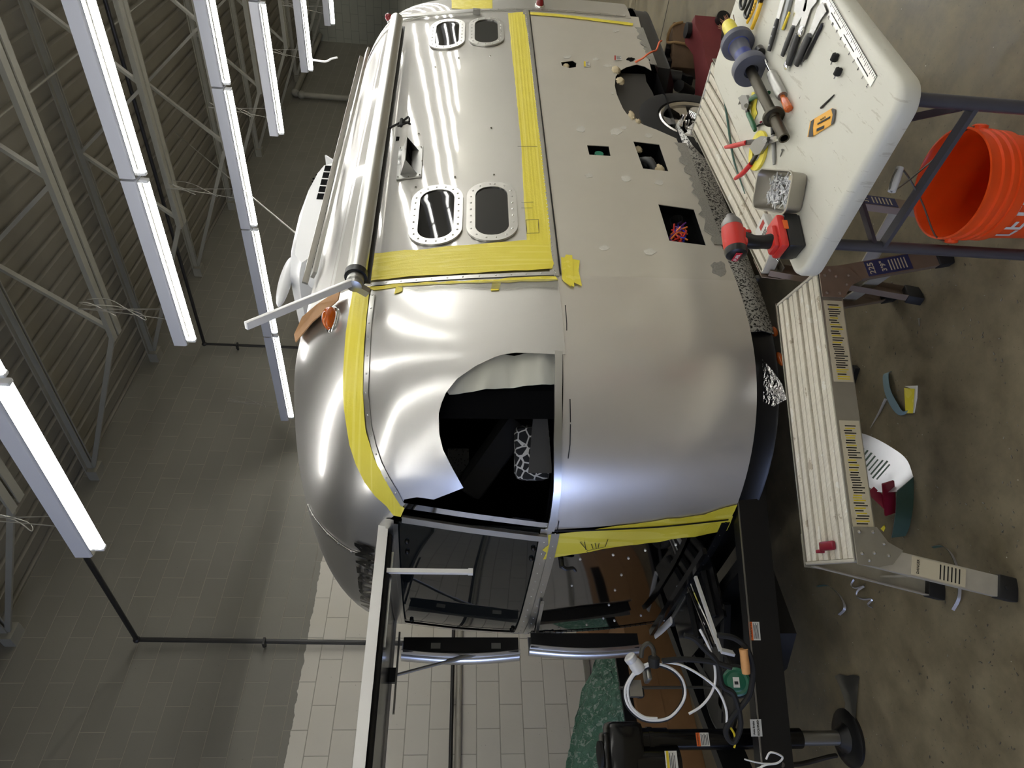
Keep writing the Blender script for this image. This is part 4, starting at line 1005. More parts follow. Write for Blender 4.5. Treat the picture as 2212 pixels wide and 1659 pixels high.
vd = (toL(EYE)-Vector((JX, JY, .9))); vd.z = 0; vd.normalize(); vs_ = Vector((0, 0, 1)).cross(vd)
def tag_plate(name, c, w, h, bands, parent, X, Y, txt=None):
    X, Y = Vector(X).normalized(), Vector(Y).normalized(); Z = X.cross(Y); mm = MB(); mats = [MAT['sticker']]; mm.box(c, (w, h, .0012), (X, Y, Z))
    for mat, x0, x1, y0, y1 in bands:
        mats.append(MAT[mat]); mm.mat(len(mats)-1); mm.box(Vector(c)+X*((x0+x1)/2*w)+Y*((y0+y1)/2*h)+Z*.001, ((x1-x0)*w, (y1-y0)*h, .0012), (X, Y, Z))
    mats.append(MAT['ink']); mm.mat(len(mats)-1)
    for tx_, sz_, ox, oy in (txt or ()): put_text(mm, tx_, sz_, Vector(c)+X*ox+Y*oy+Z*.0016, X, Y, .0003, bold=True)
    return mm.build(name, mats, parent)
LINES = lambda y0, n, dy, w=.42: [('ink', -w, w-.1*(k % 2), y0-k*dy, y0-k*dy+dy*.35) for k in range(n)]
tag_plate('jack_label', Vector((JX, JY, .66))+vd*.0408, .05, .055, [('stickor', -.5, .5, .2, .5)]+LINES(.08, 5, .12), JKO, vs_, (0, 0, 1), [('WARNING', .009, 0, .020)])
tag_plate('motor_label', Vector((JX, JY, .81))+hx*.085+vd*.069, .09, .05, [('stickyel', -.5, .5, .2, .4)]+LINES(.1, 4, .13), JKO, vs_, (0, 0, 1))
nr = Vector((0, 0, 1)).cross(d).normalized(); nr = nr if nr.y < 0 else -nr; xr = Vector((0, 0, 1)).cross(nr)
def onrail(x, y): p = atP(x, y, toW(rA+nr*.0285), TX*nr.x+TN*nr.y); return toL(p)
tag_plate('rail_warning', onrail(1630, 1363), .072, .046, [('stickor', -.5, .5, .18, .5)]+LINES(.06, 5, .1), TGO, xr, (0, 0, 1), [('! WARNING', .012, 0, .016)])
tag_plate('rail_notice', onrail(1633, 1572)+nr*.002, .062, .046, [], TGO, xr, (0, 0, 1), [('Axle Brake', .011, 0, .010), ('REQUIRED', .012, 0, -.008)])
# gas hose, regulator and loose rods on the tongue
HP = lambda x, y, dd=0.0: Ld(x, y, 2.62+dd)
m = MB(); m.tube([HP(1478, 1372, .0), HP(1500, 1380, .0), HP(1520, 1400), HP(1548, 1430), HP(1560, 1480), HP(1585, 1500), HP(1600, 1560), HP(1588, 1600), HP(1575, 1598), HP(1568, 1575), HP(1585, 1545), HP(1610, 1515), HP(1622, 1490), HP(1626, 1440), HP(1612, 1400), HP(1585, 1378), HP(1550, 1372)], .011, 8, smooth=5); m.build('black_cable', MAT['rubber'], TGO)
m = MB(); m.tube([HP(1385, 1420, .0), HP(1388, 1400), HP(1400, 1390), HP(1410, 1400), HP(1413, 1418)], .009, 8, smooth=5); m.build('gas_hose', M('grey_hose', (62, 60, 52), .6), TGO)
HL = [HP(1412, 1430), HP(1380, 1442), HP(1358, 1470), HP(1350, 1495), HP(1358, 1525), HP(1385, 1550), HP(1415, 1556), HP(1445, 1550), HP(1468, 1528), HP(1480, 1500), HP(1474, 1468), HP(1452, 1445), HP(1420, 1434), HP(1395, 1440), HP(1368, 1460), HP(1356, 1490), HP(1364, 1525), HP(1390, 1548), HP(1420, 1552)]
m = MB(); m.tube([p+Vector((0, .01, 0)) for p in HL], .008, 8, smooth=5); m.build('coiled_hose', MAT['rubber'], TGO)
m = MB(); m.tube(HL, .005, 8, smooth=5); m.tube([HP(1488, 1542), HP(1515, 1525), HP(1535, 1500), HP(1545, 1470), HP(1542, 1430), HP(1530, 1395), HP(1512, 1360)], .005, 8, smooth=5); m.tube([HP(1430, 1430), HP(1470, 1436), HP(1515, 1460), HP(1550, 1490), HP(1568, 1530), HP(1570, 1565)], .005, 8, smooth=5); m.build('white_tubing', MAT['white'], TGO, label='white tubing looped over the tongue')
m = MB(); m.tube([HP(1430, 1428), HP(1470, 1424), HP(1510, 1426), HP(1540, 1430), HP(1580, 1442)], .011, 8, smooth=4); m.build('black_hose', MAT['rubber'], TGO)
m = MB(); m.lathe(HP(1412, 1440), HP(1413, 1418)-HP(1412, 1440), [(.02, 0), (.022, .012), (.022, .035), (.012, .042)], 14); m.build('hose_coupler', MAT['rubber'], TGO)
m = MB(); m.lathe(HP(1382, 1448), HP(1362, 1422)-HP(1382, 1448), [(.026, 0), (.026, .03), (.022, .045), (.024, .048), (.024, .065), (.018, .07)], 18); m.build('gas_regulator', MAT['whiteplastic'], TGO)
m = MB(); m.box(HP(1398, 1458, .02), (.05, .06, .02), bev=.006); m.box(HP(1372, 1488, .02), (.06, .02, .05)); m.build('regulator_bracket', MAT['galv'], TGO)
m = MB(); m.box(HP(1382, 1497, .02), (.035, .035, .03), bev=.008); m.build('regulator_knob', MAT['rubber'], TGO)
m = MB(); a, b = HP(1338, 1486, .02), Lz(1572, 1484, .50); m.cyl(a, b, .006, n=8); m.cyl(b, b+Vector((0, 0, .02)), .014, n=8); m.build('threaded_rod', MAT['galv'], TGO)
m = MB(); m.tube([HP(1655, 1640, -.05), HP(1665, 1625, -.05), HP(1690, 1635, -.05), HP(1680, 1648, -.05), HP(1655, 1652, -.05), HP(1640, 1659, -.05), HP(1625, 1664, -.05)], .004, 6, smooth=5); m.tube([HP(1608, 1640), HP(1640, 1648), HP(1670, 1650)], .003, 6, smooth=4); m.build('white_cord', MAT['white'], TGO)
m = MB(); m.tube([HP(1578, 1572), HP(1586, 1585), HP(1588, 1605), HP(1586, 1615)], .004, 6, smooth=4); m.build('yellow_tie', MAT['stickyel'], TGO)
m = MB(); m.tube([onrail(1690, 1652), Lz(1730, 1650, .2), Lz(1790, 1635, .06), Lz(1806, 1632, .02)], .010, 8, smooth=4); m.build('breakaway_cable', M('dark_cable', (48, 44, 38), .6), TGO)
# angle grinder resting on the tongue, wooden handle
gr = thing('rotary_tool', 'green round sanding tool with a wooden handle resting on the black tongue', 'tool', toW(Lz(1601, 1472, .56)))
gw = Vector(gr.location); q0, q1 = atZ(1606, 1402, .60)-gw, atZ(1612, 1455, .59)-gw
ax_ = (q0-q1).normalized(); tc = Vector((0, 0, .02)); fx = (EYE-gw).normalized()
fx = (fx-ax_*fx.dot(ax_)*.6).normalized()
MB().lathe(tc-fx*.03, fx, [(.045, 0), (.062, .006), (.064, .03), (.060, .034)], 28).build('tool_body', MAT['rubber'], gr)
MB().lathe(tc+fx*.004, fx, [(.054, 0), (.054, .005), (.046, .010), (.036, .008), (.03, .012), (.0, .012)], 28).build('green_face', M('green_enamel', (26, 96, 70), .35), gr)
tag_plate('tool_label', tc+fx*.018, .038, .024, [('ink', -.1, .2, -.3, .3)], gr, (-ax_+fx*ax_.dot(fx)), fx.cross(-ax_+fx*ax_.dot(fx)))
MB().tube([q1+ax_*.0, q1+ax_*.03, q1+ax_*.07, q0], [.015, .017, .0155, .017], 14, smooth=3).build('wooden_handle', M('pale_wood', (206, 152, 96), .5, var=.15, scale=60), gr)
# ---------------------------------------------------------------- things on the floor
def W_(mb, name, mat, root, **k):
    """build a mesh given in room coordinates as a part of `root` (an unrotated empty)"""
    o = root.location.copy(); q = root.parent
    while q: o += q.location; q = q.parent
    mb.v = [v-o for v in mb.v]; return mb.build(name, mat, root, **k)
MAT['alu_old'] = M('scuffed_ladder_alu', (186, 182, 170), .42, .35, var=.18, scale=26)
MAT['ladder_brown'] = M('brown_ladder_plate', (128, 112, 98), .45, .3, var=.12, scale=20)
MAT['ladder_gray'] = M('grey_ladder_plate', (150, 146, 134), .42, .4, var=.1, scale=20)
def deck_mat():
    t = NT('paint_spotted_deck'); v = t.coord(); n = t.noise(v, 14, 6, .65); s = t.noise(t.coord((160, 6, 160)), 1, 3)
    b = t.mix(s, lin((190, 184, 168)), lin((228, 223, 208))); b = t.mix(t.math('GREATER_THAN', n, .63), b, lin((222, 220, 210)))
    b = t.mix(t.math('MULTIPLY', t.math('LESS_THAN', n, .36), .6), b, lin((138, 120, 92))); t.set(Base_Color=b, Roughness=.5, Metallic=.15); t.bump(s, .2, .002); return t.m
MAT['deck'] = deck_mat()
MAT['foot'] = M('black_rubber_foot', (26, 26, 27), .6, var=.2)
MAT['navy'] = M('navy_label', (40, 46, 92), .5); MAT['cream'] = M('cream_label', (196, 188, 164), .6)
def platform(label, c0, c1, c2, c3, H, full=True, splay=.085):
    """folding step platform: deck corners c0-c1 (one end) and c3-c2 (other end), near side c0-c3"""
    c0, c1, c2, c3 = [Vector((p[0], p[1], H)) for p in (c0, c1, c2, c3)]
    cen = (c0+c1+c2+c3)/4; r = thing('work_platform', label, 'step platform', (cen.x, cen.y, 0))
    U = ((c0+c1)-(c3+c2)).normalized(); Vn = Vector((0, 0, 1)).cross(U); L = ((c0+c1)/2-(c2+c3)/2).length; Wd = ((c0-c1).length+(c2-c3).length)/2
    near = -1 if (c0-cen).dot(Vn) < 0 else 1
    Q = lambda u, v, z: cen+U*u+Vn*(v*near*-1)+Vector((0, 0, z-H))      # v: -Wd/2 near .. +Wd/2 far
    ax = (U, Vn, Vector((0, 0, 1)))
    m = MB(); n = 8; gap = .010; w = (Wd-.004)/n
    for k in range(n): m.box(Q(0, -Wd/2+(k+.5)*w, H-.007-(.004 if 0 < k < n-1 and k % 2 else 0)), (L-.012, w-gap, .012), ax, .002)
    m.box(Q(0, 0, H-.022), (L-.01, Wd-.012, .006), ax); W_(m, 'deck', MAT['deck'], r)
    for s in (-1, 1):
        m = MB(); m.box(Q(0, s*(Wd/2+.002), H-.040), (L, .006, .080), ax); m.box(Q(0, s*(Wd/2-.012), H-.078), (L, .03, .005), ax)
        so = W_(m, 'side_rail', MAT['ladder_gray'], r)
        if s < 0:
            m = MB(); mats = [MAT['cream'], MAT['ink'], MAT['stickyel']]; rn = random.Random(4)
            nrm = (Q(0, -1, 0)-Q(0, 0, 0)).normalized()
            for u0, u1 in ((L/2-.40, L/2-.11), (-L/2+.10, -L/2+.44)):
                m.mat(0); m.box(Q((u0+u1)/2, -(Wd/2+.0055), H-.042), (u1-u0, .001, .068), ax)
                k = u0+.01
                while k < u1-.012:
                    m.mat(2 if rn.random() < .3 else 1); z0 = H-.07+rn.random()*.02; m.box(Q(k, -(Wd/2+.0062), (z0+H-.015-rn.random()*.012)/2), (.0035, .001, abs(H-.018-z0)*.85), ax); k += .008
            W_(m, 'rail_label', mats, so)
    for e in (-1, 1):
        m = MB(); m.box(Q(e*(L/2), 0, H-.022), (.010, Wd, .044), ax, .002); W_(m, 'end_cap', MAT['alu_old'], r)
        plate = MAT['ladder_brown'] if e > 0 else MAT['ladder_gray']
        legm = MB(); lg = []
        for s in (-1, 1):
            top = Q(e*(L/2-.02), s*(Wd/2+.006), H-.03); bot = Q(e*(L/2+splay), s*(Wd/2+.02), .0)
            d = (bot-top).normalized(); out = (Q(0, s, 0)-Q(0, 0, 0)).normalized(); X = (U*e-d*(U*e).dot(d)).normalized()
            m = MB(); b1 = bot-d*.05
            m.box((top+b1)/2, (.062, .004, (b1-top).length), (X, out, d)); m.box((top+b1)/2+X*.03-out*.011, (.004, .024, (b1-top).length), (X, out, d)); m.box((top+b1)/2-X*.03-out*.011, (.004, .024, (b1-top).length), (X, out, d))
            lo = W_(m, 'leg', MAT['alu_old'] if e < 0 else MAT['ladder_brown'], r)
            m = MB(); m.box(bot-d*.03-out*.008, (.072, .036, .06), (X, out, d), .004); m.cyl(bot-d*.036+out*.008, bot-d*.036+out*.014, .007, n=10); W_(m, 'rubber_foot', MAT['foot'], lo)
            lg.append((top, bot, d, X, out))
            m = MB(); pl = [(-.10, -.018), (.012, -.018), (.020, .05), (.012, .095), (-.03, .135), (-.055, .09), (-.10, .06)]
            g = Q(e*(L/2), s*(Wd/2+.011), H-.002)
            m.prism([(a, -b) for a, b in pl], g, U*e, Vector((0, 0, 1)), .004*(1 if (U*e).cross(Vector((0, 0, 1))).dot(out) > 0 else -1)) if False else m.add(
                [g+U*(e*a)-Vector((0, 0, b+.018))+out*h for h in (0, .004) for a, b in pl], [list(range(7)), list(range(13, 6, -1))]+[(i, (i+1) % 7, 7+(i+1) % 7, 7+i) for i in range(7)])
            for a, b in ((-.085, .0), (-.02, 0), (-.085, .045), (-.05, .075), (-.022, .04), (-.015, .085), (0, .02)): m.ball(g+U*(e*a)-Vector((0, 0, b+.018))+out*.004, .006, 8)
            W_(m, 'hinge_plate', plate, r)
            if s < 0:
                if e > 0: txt, mats = [('225', .03, .17), ("3'9\"", .026, .215)], [MAT['navy'], MAT['cream']]
                else: txt, mats = [('DANGER', .011, .17)], [MAT['cream'], MAT['ink']]
                m = MB(); cc = top+d*.235; m.box(cc+out*.0028, (.056, .0012, .17), (X, out, d)); m.mat(1)
                for tx_, sz, dd_ in txt: put_text(m, tx_, sz, top+d*dd_+out*.0036, (-d).cross(out), -d, .0004, bold=True)
                for k in range(6): m.box(top+d*(.24+.012*k)+out*.0036, (.045 if e < 0 else .04, .0008, .004), (X, out, d))
                W_(m, 'leg_label', mats, lo)
        (t0, b0, *_), (t1, b1, *_) = lg
        for f_ in (.58,):
            p, q = t0+(b0-t0)*f_, t1+(b1-t1)*f_; m = MB(); m.bar(p, q, .055, .006, (U*e)); W_(m, 'rung', MAT['alu_old'], r)
    return r, Q, ax, L, Wd, H
MAT['darkred'] = M('dark_red_plastic', (120, 18, 40), .35)
pf, Q1, ax1, L1, W1, H1 = platform('white paint-spotted step platform standing in front of the dull corner of the trailer', (1.944, 1.242), (2.095, 1.506), (1.243, 1.987), (1.114, 1.733), .50)
m = MB(); m.box(Q1(-L1/2+.05, -.02, H1+.008), (.030, .085, .014), ax1, .006); m.box(Q1(-L1/2+.035, .03, H1-.01), (.012, .03, .05), ax1, .003); W_(m, 'latch_handle', MAT['darkred'], pf, label='dark red latch handle')
platform('cream step platform squeezed between the tool table and the trailer', (2.16, 1.06), (2.06, 1.36), (3.27, 1.33), (3.30, 1.00), .60)

# orange bucket
BX = thing('bucket', 'orange plastic pail with white lettering and a wire handle, under the tool table', 'bucket', (1.733, .80, 0))
m = MB(); m.lathe((0, 0, 0), (0, 0, 1), [(.128, 0), (.131, .004), (.1425, .255), (.150, .258), (.150, .285), (.1455, .287), (.1455, .295), (.152, .298), (.152, .308), (.146, .311), (.146, .322), (.152, .325), (.152, .335), (.146, .338), (.146, .362), (.152, .365), (.1525, .371), (.147, .372), (.1445, .366), (.143, .30), (.127, .008), (.0, .008)], 64, True, False)
m.build('pail', MAT['orange'], BX, ang=30)
cdir = Vector((-BX.location.x, -BX.location.y, 0)).normalized()
m = MB(); pts = []
hA = math.atan2(cdir.y, cdir.x)
for side in (PI/2, -PI/2): m.lathe((.150*math.cos(hA+side), .150*math.sin(hA+side), .325), (math.cos(hA+side), math.sin(hA+side), 0), [(.02, -.004), (.02, .008), (.012, .012)], 14)
m.build('handle_ear', MAT['orange'], BX)
r0, r1 = Vector((.157*math.cos(hA-PI/2), .157*math.sin(hA-PI/2), .33)), Vector((.157*math.cos(hA+PI/2), .157*math.sin(hA+PI/2), .33))
fw = Vector((FWD.x, FWD.y, 0)).normalized(); g0, g1 = atD(1944, 362, 1.80)-BX.location, atD(1926, 414, 1.80)-BX.location
m = MB(); m.tube([r0, r0*.92+g0*.08+Vector((0, 0, .03)), r0*.4+g0*.6+Vector((0, 0, .0)), g0, g1, r1*.45+g1*.55, r1*.9+g1*.1+Vector((0, 0, .02)), r1], .0025, 8, smooth=5); m.build('wire_handle', MAT['steel'], BX)
MB().tube([g0, (g0+g1)/2, g1], [.010, .0115, .010], 14).build('hand_grip', MAT['whiteplastic'], BX)
def bucket_text(txt, size, z, a0, wid):
    vs, fs = text_mesh(txt, size, 0, bold=True); x0, x1 = min(v[0] for v in vs), max(v[0] for v in vs); m = MB()
    def P(v, r): a = a0+((v[0]-x0)/(x1-x0)-.5)*wid/.142; zz = z+v[1]; rr = .131+(zz-.004)/.251*.0115+r; return Vector((rr*math.cos(a), rr*math.sin(a), zz))
    m.add([P(v, .0006) for v in vs]+[P(v, .0014) for v in vs], [tuple(i+len(vs) for i in f) for f in fs]); return m
bucket_text("LET'S DO", .085, .228, hA-.06, .30).build('lettering', MAT['sticker'], BX, label='upper line of white lettering')
bucket_text('THIS.', .11, .115, hA-.06, .28).build('lettering', MAT['sticker'], BX, label='lower line of white lettering')

# offcuts and litter
def sheet2(name, label, cat, rows, mats, th=.0015, pname='metal_sheet'):
    c = rows[0][0].copy(); c.z = 0; r = thing(name, label, cat, c); m = MB(); m.mat(0).sheet(rows)
    N = (rows[0][1]-rows[0][0]).cross(rows[1][0]-rows[0][0]).normalized()
    b = MB(); b.sheet([[p-Vector((0, 0, 0)) for p in q] for q in rows])
    n = len(m.v); nr = [Vector((0, 0, 0)) for _ in range(n)]
    for f in m.f:
        nn = (m.v[f[1]]-m.v[f[0]]).cross(m.v[f[3]]-m.v[f[0]])
        for i in f: nr[i] += nn
    vs = [m.v[i]-nr[i].normalized()*th for i in range(n)]; fs = [tuple(f[::-1]) for f in m.f]
    W_(m, pname, mats[0], r, ang=180); k = MB(); k.add(vs, fs); W_(k, 'coated_back', mats[1], r, ang=180); return r
def smooth_rows(A, B, k=5):
    def cr(P):
        out = []
        for i in range(len(P)-1):
            p0, p1, p2, p3 = P[max(i-1, 0)], P[i], P[i+1], P[min(i+2, len(P)-1)]
            for j in range(k):
                t = j/k; out.append(.5*((2*p1)+(p2-p0)*t+(2*p0-5*p1+4*p2-p3)*t*t+(3*p1-p0-3*p2+p3)*t**3))
        return out+[P[-1]]
    return list(zip(cr(A), cr(B)))
MAT['offcut'] = alu('offcut_alu', (214, 216, 222), .32, .01, 20, .15, metal=.7); MAT['greencoat'] = M('green_film_coat', (58, 82, 72), .45, var=.1)
MAT['bluecoat'] = M('blue_grey_strip', (146, 176, 188), .35, .3)
A = [atZ(*p, .002) for p in ((1838, 930), (1880, 942), (1925, 966), (1958, 992), (1973, 1030))]
B = [atZ(*p, z) for p, z in (((1800, 985), .13), ((1828, 1010), .13), ((1862, 1040), .12), ((1895, 1062), .10), ((1938, 1062), .085))]
oc = sheet2('aluminium_offcut', 'bent aluminium sheet curling out from under the front step platform, green on its outside', 'metal sheet', [list(r) for r in smooth_rows(A, B)], (MAT['offcut'], MAT['greencoat']))
A = [atZ(*p, .002) for p in ((1973, 1030), (1974, 1060), (1972, 1100), (1964, 1140), (1956, 1158))]
B = [atZ(*p, z) for p, z in (((1938, 1060), .085), ((1936, 1075), .082), ((1935, 1105), .075), ((1930, 1140), .065), ((1926, 1162), .06))]
rw = [list(r) for r in smooth_rows(A, B)]; m = MB(); m.sheet(rw); W_(m, 'green_film_side', MAT['greencoat'], oc, ang=180)
m = MB(); m.sheet([[p-FWD*-.002 for p in q] for q in rw]); W_(m, 'bare_metal_side', MAT['offcut'], oc, ang=180)
cl = thing('panel_clamp', 'dark red plastic clamp gripping the bent aluminium sheet on the floor', 'clamp', atZ(1916, 1090, 0)+Vector((0, 0, 0)))
m = MB(); a, b = atZ(1918, 1042, .10), atZ(1924, 1110, .05); m.bar(a, b, .045, .008, FWD); W_(m, 'clamp_plate', MAT['darkred'], cl)
m = MB(); a, b = atZ(1880, 1058, .12), atZ(1916, 1092, .07); m.bar(a, b, .035, .008, FWD); W_(m, 'clamp_handle', MAT['darkred'], cl)
A = [atZ(*p, .0015) for p in ((1918, 806), (1908, 812), (1911, 845), (1925, 878), (1942, 896), (1958, 893))]
B = [atZ(*p, .022) for p in ((1928, 803), (1920, 808), (1924, 842), (1939, 872), (1950, 888), (1961, 886))]
r = sheet2('curled_strip', 'blue-grey curled metal strip with yellow tape at its end, lying on the floor', 'metal strip', [list(q) for q in smooth_rows(A, B)], (MAT['bluecoat'], MAT['bluecoat']))
m = MB(); q = [atZ(*p, .006) for p in ((1954, 838), (1976, 840), (1972, 893), (1957, 893))]; m.sheet([[q[0], q[1]], [(q[0]+q[3])/2, (q[1]+q[2])/2], [q[3], q[2]]], .002); W_(m, 'yellow_tape_end', MAT['tape'], r)
m = MB(); q = [atZ(*p, .004) for p in ((1954, 834), (1981, 833), (1980, 860), (1974, 892), (1970, 892), (1974, 842))]; m.add(q+[p-Vector((0, 0, .003)) for p in q], [list(range(6)), list(range(11, 5, -1))]+[(i, (i+1) % 6, 6+(i+1) % 6, 6+i) for i in range(6)]); W_(m, 'white_film', MAT['white'], r)
m = MB(); m.tube([atZ(1913, 862, .006), atZ(1900, 890, .006), atZ(1880, 925, .005)], [.006, .005, .001], 6); W_(m, 'pointed_sliver', MAT['offcut'], r)
def curl(label, pts, w, mat, lift=.012):
    A = [atZ(*p, .001+lift*abs(math.sin(i*1.3))) for i, p in enumerate(pts)]; B = [a+Vector((0, 0, w)) +Vector((.004, -.004, 0)) for a in A]
    return sheet2('metal_curl', label, 'metal shaving', [list(q) for q in smooth_rows(A, B)], mat)
curl('curved metal ribbon on the floor below the end of the front step platform', [(1768, 1268), (1790, 1266), (1812, 1282), (1825, 1302), (1827, 1318), (1815, 1330)], .012, (MAT['offcut'], MAT['greencoat']))
curl('long curved metal ribbon behind the lower leg of the front step platform', [(2018, 1184), (2040, 1182), (2060, 1200), (2074, 1240), (2076, 1290), (2062, 1320)], .012, (MAT['offcut'], MAT['greencoat']))
curl('small zigzag metal shaving under the front step platform', [(1846, 1254), (1840, 1266), (1850, 1272), (1868, 1268), (1854, 1278), (1853, 1290), (1866, 1296), (1886, 1296), (1876, 1308), (1886, 1314)], .006, (MAT['offcut'], MAT['offcut']), .006)
rn = random.Random(12); fo = [(1803, 1461), (1812, 1456), (1830, 1460), (1843, 1457), (1856, 1461), (1853, 1490), (1850, 1520), (1848, 1554), (1838, 1556), (1822, 1553), (1823, 1540), (1826, 1520), (1820, 1500), (1812, 1478)]
r = thing('foil_scrap', 'torn flat piece of silver foil on the floor beside the tongue jack', 'foil', atZ(1838, 1505, 0))
m = MB(); c = atZ(1838, 1505, .012); m.add([c]+[c+(atZ(*p, .003)-c)*.6+Vector((0, 0, rn.uniform(-.004, .010))) for p in fo]+[atZ(*p, .003+rn.uniform(0, .008)) for p in fo], [(0, 1+i, 1+(i+1) % 14) for i in range(14)]+[(1+i, 15+i, 15+(i+1) % 14, 1+(i+1) % 14) for i in range(14)]); W_(m, 'foil', MAT['galv'], r)
def flat(name, label, cat, pts, mat, z=.002, h=.002):
    c = atZ(*pts[0], 0); r = thing(name, label, cat, c); m = MB(); q = [atZ(*p, z) for p in pts]; n = len(q)
    m.add(q+[p+Vector((0, 0, h)) for p in q], [list(range(n)), list(range(2*n-1, n-1, -1))]+[(i, (i+1) % n, n+(i+1) % n, n+i) for i in range(n)]); W_(m, name+'_body', mat, r); return r
flat('tape_scrap', 'tiny torn yellow tape scrap on the floor', 'scrap', [(1903, 1142), (1911, 1134), (1913, 1140), (1909, 1148)], MAT['tape'])
flat('green_scrap', 'dark green scrap of sheet beside the lower hinge of the front step platform', 'scrap', [(1868, 1112), (1875, 1122), (1880, 1150), (1872, 1146)], MAT['greencoat'], h=.01)
flat('rubber_strip', 'black rubber strip lying half under the front step platform', 'strip', [(1830, 852), (1838, 795), (1850, 789), (1858, 796), (1842, 846)], MAT['rubber'], h=.02)
def screw_mb(p, d, L, hr=.005, r=.0022):
    d = d.normalized(); m = MB(); m.lathe(p, d, [(hr*.4, -.001), (hr, 0), (hr, .003), (r, .0035), (r, L*.8), (.0006, L)], 8); return m
r = thing('screw', 'single silver screw lying on the open floor', 'screw', atZ(1985, 690, 0)); a, b = atZ(1985, 688, .004), atZ(1986, 704, .003); W_(screw_mb(a, b-a, .03), 'screw_body', MAT['galv'], r)
r = thing('bolt', 'bolt lying in the dark under the trailer edge', 'bolt', atZ(1636, 604, 0)); a, b = atZ(1637, 598, .01), atZ(1628, 620, .005); W_(MB().lathe(a, b-a, [(.016, 0), (.016, .025), (.006, .026), (.005, .06)], 10), 'bolt_body', MAT['galv'], r)
# metal chips swept over the floor
m = MB(); rn = random.Random(21)
for k in range(420):
    x, y = rn.uniform(1700, 2200), rn.uniform(560, 1655)
    p = atZ(x, y, .0015)
    if (p-Vector((1.6, 1.6, 0))).length < .25: continue
    s = rn.uniform(.0015, .005); a = rn.random()*6.3; X = Vector((math.cos(a), math.sin(a), 0)); m.box(p, (s*2, s*.7, .0012), (X, Vector((-X.y, X.x, 0)), Vector((0, 0, 1))))
o = m.build('metal_chips', MAT['galv']); tag(o, 'scattered metal chips and drill swarf over the concrete', 'swarf'); o['kind'] = 'stuff'

# behind: wooden block, red jack, carton, green film
WD = M('weathered_wood', (96, 74, 52), .8, var=.35, scale=9, bump=.4)
p0_ = atZ(1522, 60, 0); r = thing('wooden_block', 'weathered wooden block with a rope loop on the floor behind the wheel', 'block', p0_)
a, b = atZ(1522, 52, 0), atZ(1520, 150, 0); U = (b-a).normalized(); Vn = Vector((0, 0, 1)).cross(U); hb = .235
m = MB(); m.box((a+b)/2+Vn*-.08+Vector((0, 0, hb/2)), ((b-a).length, .16, hb), (U, Vn, Vector((0, 0, 1))), .01); W_(m, 'timber', WD, r)
m = MB(); t_ = (a+b)/2+Vn*-.0+Vector((0, 0, hb)); m.tube([a+Vector((0, 0, hb*.7)), a+U*.04+Vector((0, 0, hb+.01)), a+U*.12+Vector((0, 0, hb+.02))+Vn*-.06, a+U*.16+Vector((0, 0, hb-.02))+Vn*.01, a+U*.17+Vector((0, 0, hb-.10))+Vn*.015], .010, 8, smooth=5); m.ball(a+U*.17+Vector((0, 0, hb-.11))+Vn*.015, .02, 10); W_(m, 'rope_loop', M('hemp_rope', (140, 112, 74), .9, bump=.5), r)
RD = M('dusty_red_paint', (112, 46, 48), .6, var=.25, scale=8)
a, b = atZ(1558, 60, 0), atZ(1562, 215, 0); U = (b-a).normalized(); Vn = Vector((0, 0, 1)).cross(U); r = thing('floor_jack', 'dusty red trolley jack on the floor beside the wheel', 'jack', (a+b)/2)
m = MB(); m.add([a+U*(u*(b-a).length)+Vn*(s*w)+Vector((0, 0, z)) for u, w, z0, z1 in ((0, .10, .05, .22), (.12, .10, .04, .22), (.30, .085, .04, .17), (.6, .10, .03, .15), (.85, .15, .03, .14), (1, .15, .03, .12)) for s in (-1, 1) for z in (z0, z1)],
    [f for i in range(5) for f in ((4*i, 4*i+4, 4*i+5, 4*i+1), (4*i+2, 4*i+3, 4*i+7, 4*i+6), (4*i+1, 4*i+5, 4*i+7, 4*i+3), (4*i, 4*i+2, 4*i+6, 4*i+4))]+[(0, 1, 3, 2), (20, 22, 23, 21)]); W_(m, 'jack_body', RD, r)
for u, nm in ((.06, 'front_wheel'), (.92, 'rear_wheel')):
    for s in (-1, 1): m = MB(); p = a+U*(u*(b-a).length)+Vn*(s*.13)+Vector((0, 0, .045)); m.cyl(p-Vn*.02, p+Vn*.02, .045, n=16); W_(m, nm, MAT['black'], r)
p = a+U*.04+Vector((0, 0, .22)); W_(MB().cyl(p, p+Vector((0, 0, .03)), .05, n=16), 'saddle', MAT['black'], r)
# cardboard carton with a black board, green film heap on top
r = thing('carton', 'large brown cardboard carton by the back wall behind the tongue', 'box', (1.3, 4.75, 0))
hc = atY(1372, 1500, 4.75).z; m = MB(); m.box((1.25, 5.05, hc/2), (2.75, .58, hc), None, .006); m.box((1.25, 4.757, hc*.52), (2.75, .003, .004)); W_(m, 'carton_box', MAT['card'], r)
r = thing('carton', 'second brown carton standing farther right against the wall', 'box', (3.2, 5.7, 0)); m = MB(); m.box((3.35, 5.75, .25), (1.2, .5, .50), None, .006); W_(m, 'carton_box', MAT['card'], r)
r = thing('black_board', 'black board standing on the carton under the green film', 'board', (1.4, 4.83, hc)); zt = atY(1352, 1440, 4.8).z; m = MB(); m.box((1.55, 4.83, (hc+zt+.06)/2), (1.6, .03, zt+.06-hc)); W_(m, 'board', MAT['black'], r)
def film_mat():
    t = NT('green_wrap_film'); v = t.coord(); n = t.noise(v, 24, 5, .6, 1.2); n2 = t.noise(v, 3, 3)
    t.set(Base_Color=t.mix(t.math('GREATER_THAN', n, .56), t.mix(n2, lin((72, 132, 108)), lin((140, 182, 160))), lin((176, 204, 190))), Roughness=.16); t.bump(n, 1.0, .05); return t.m  # pale flecks in the base colour stand for glints on the crumpled film
MAT['film_green'] = film_mat()
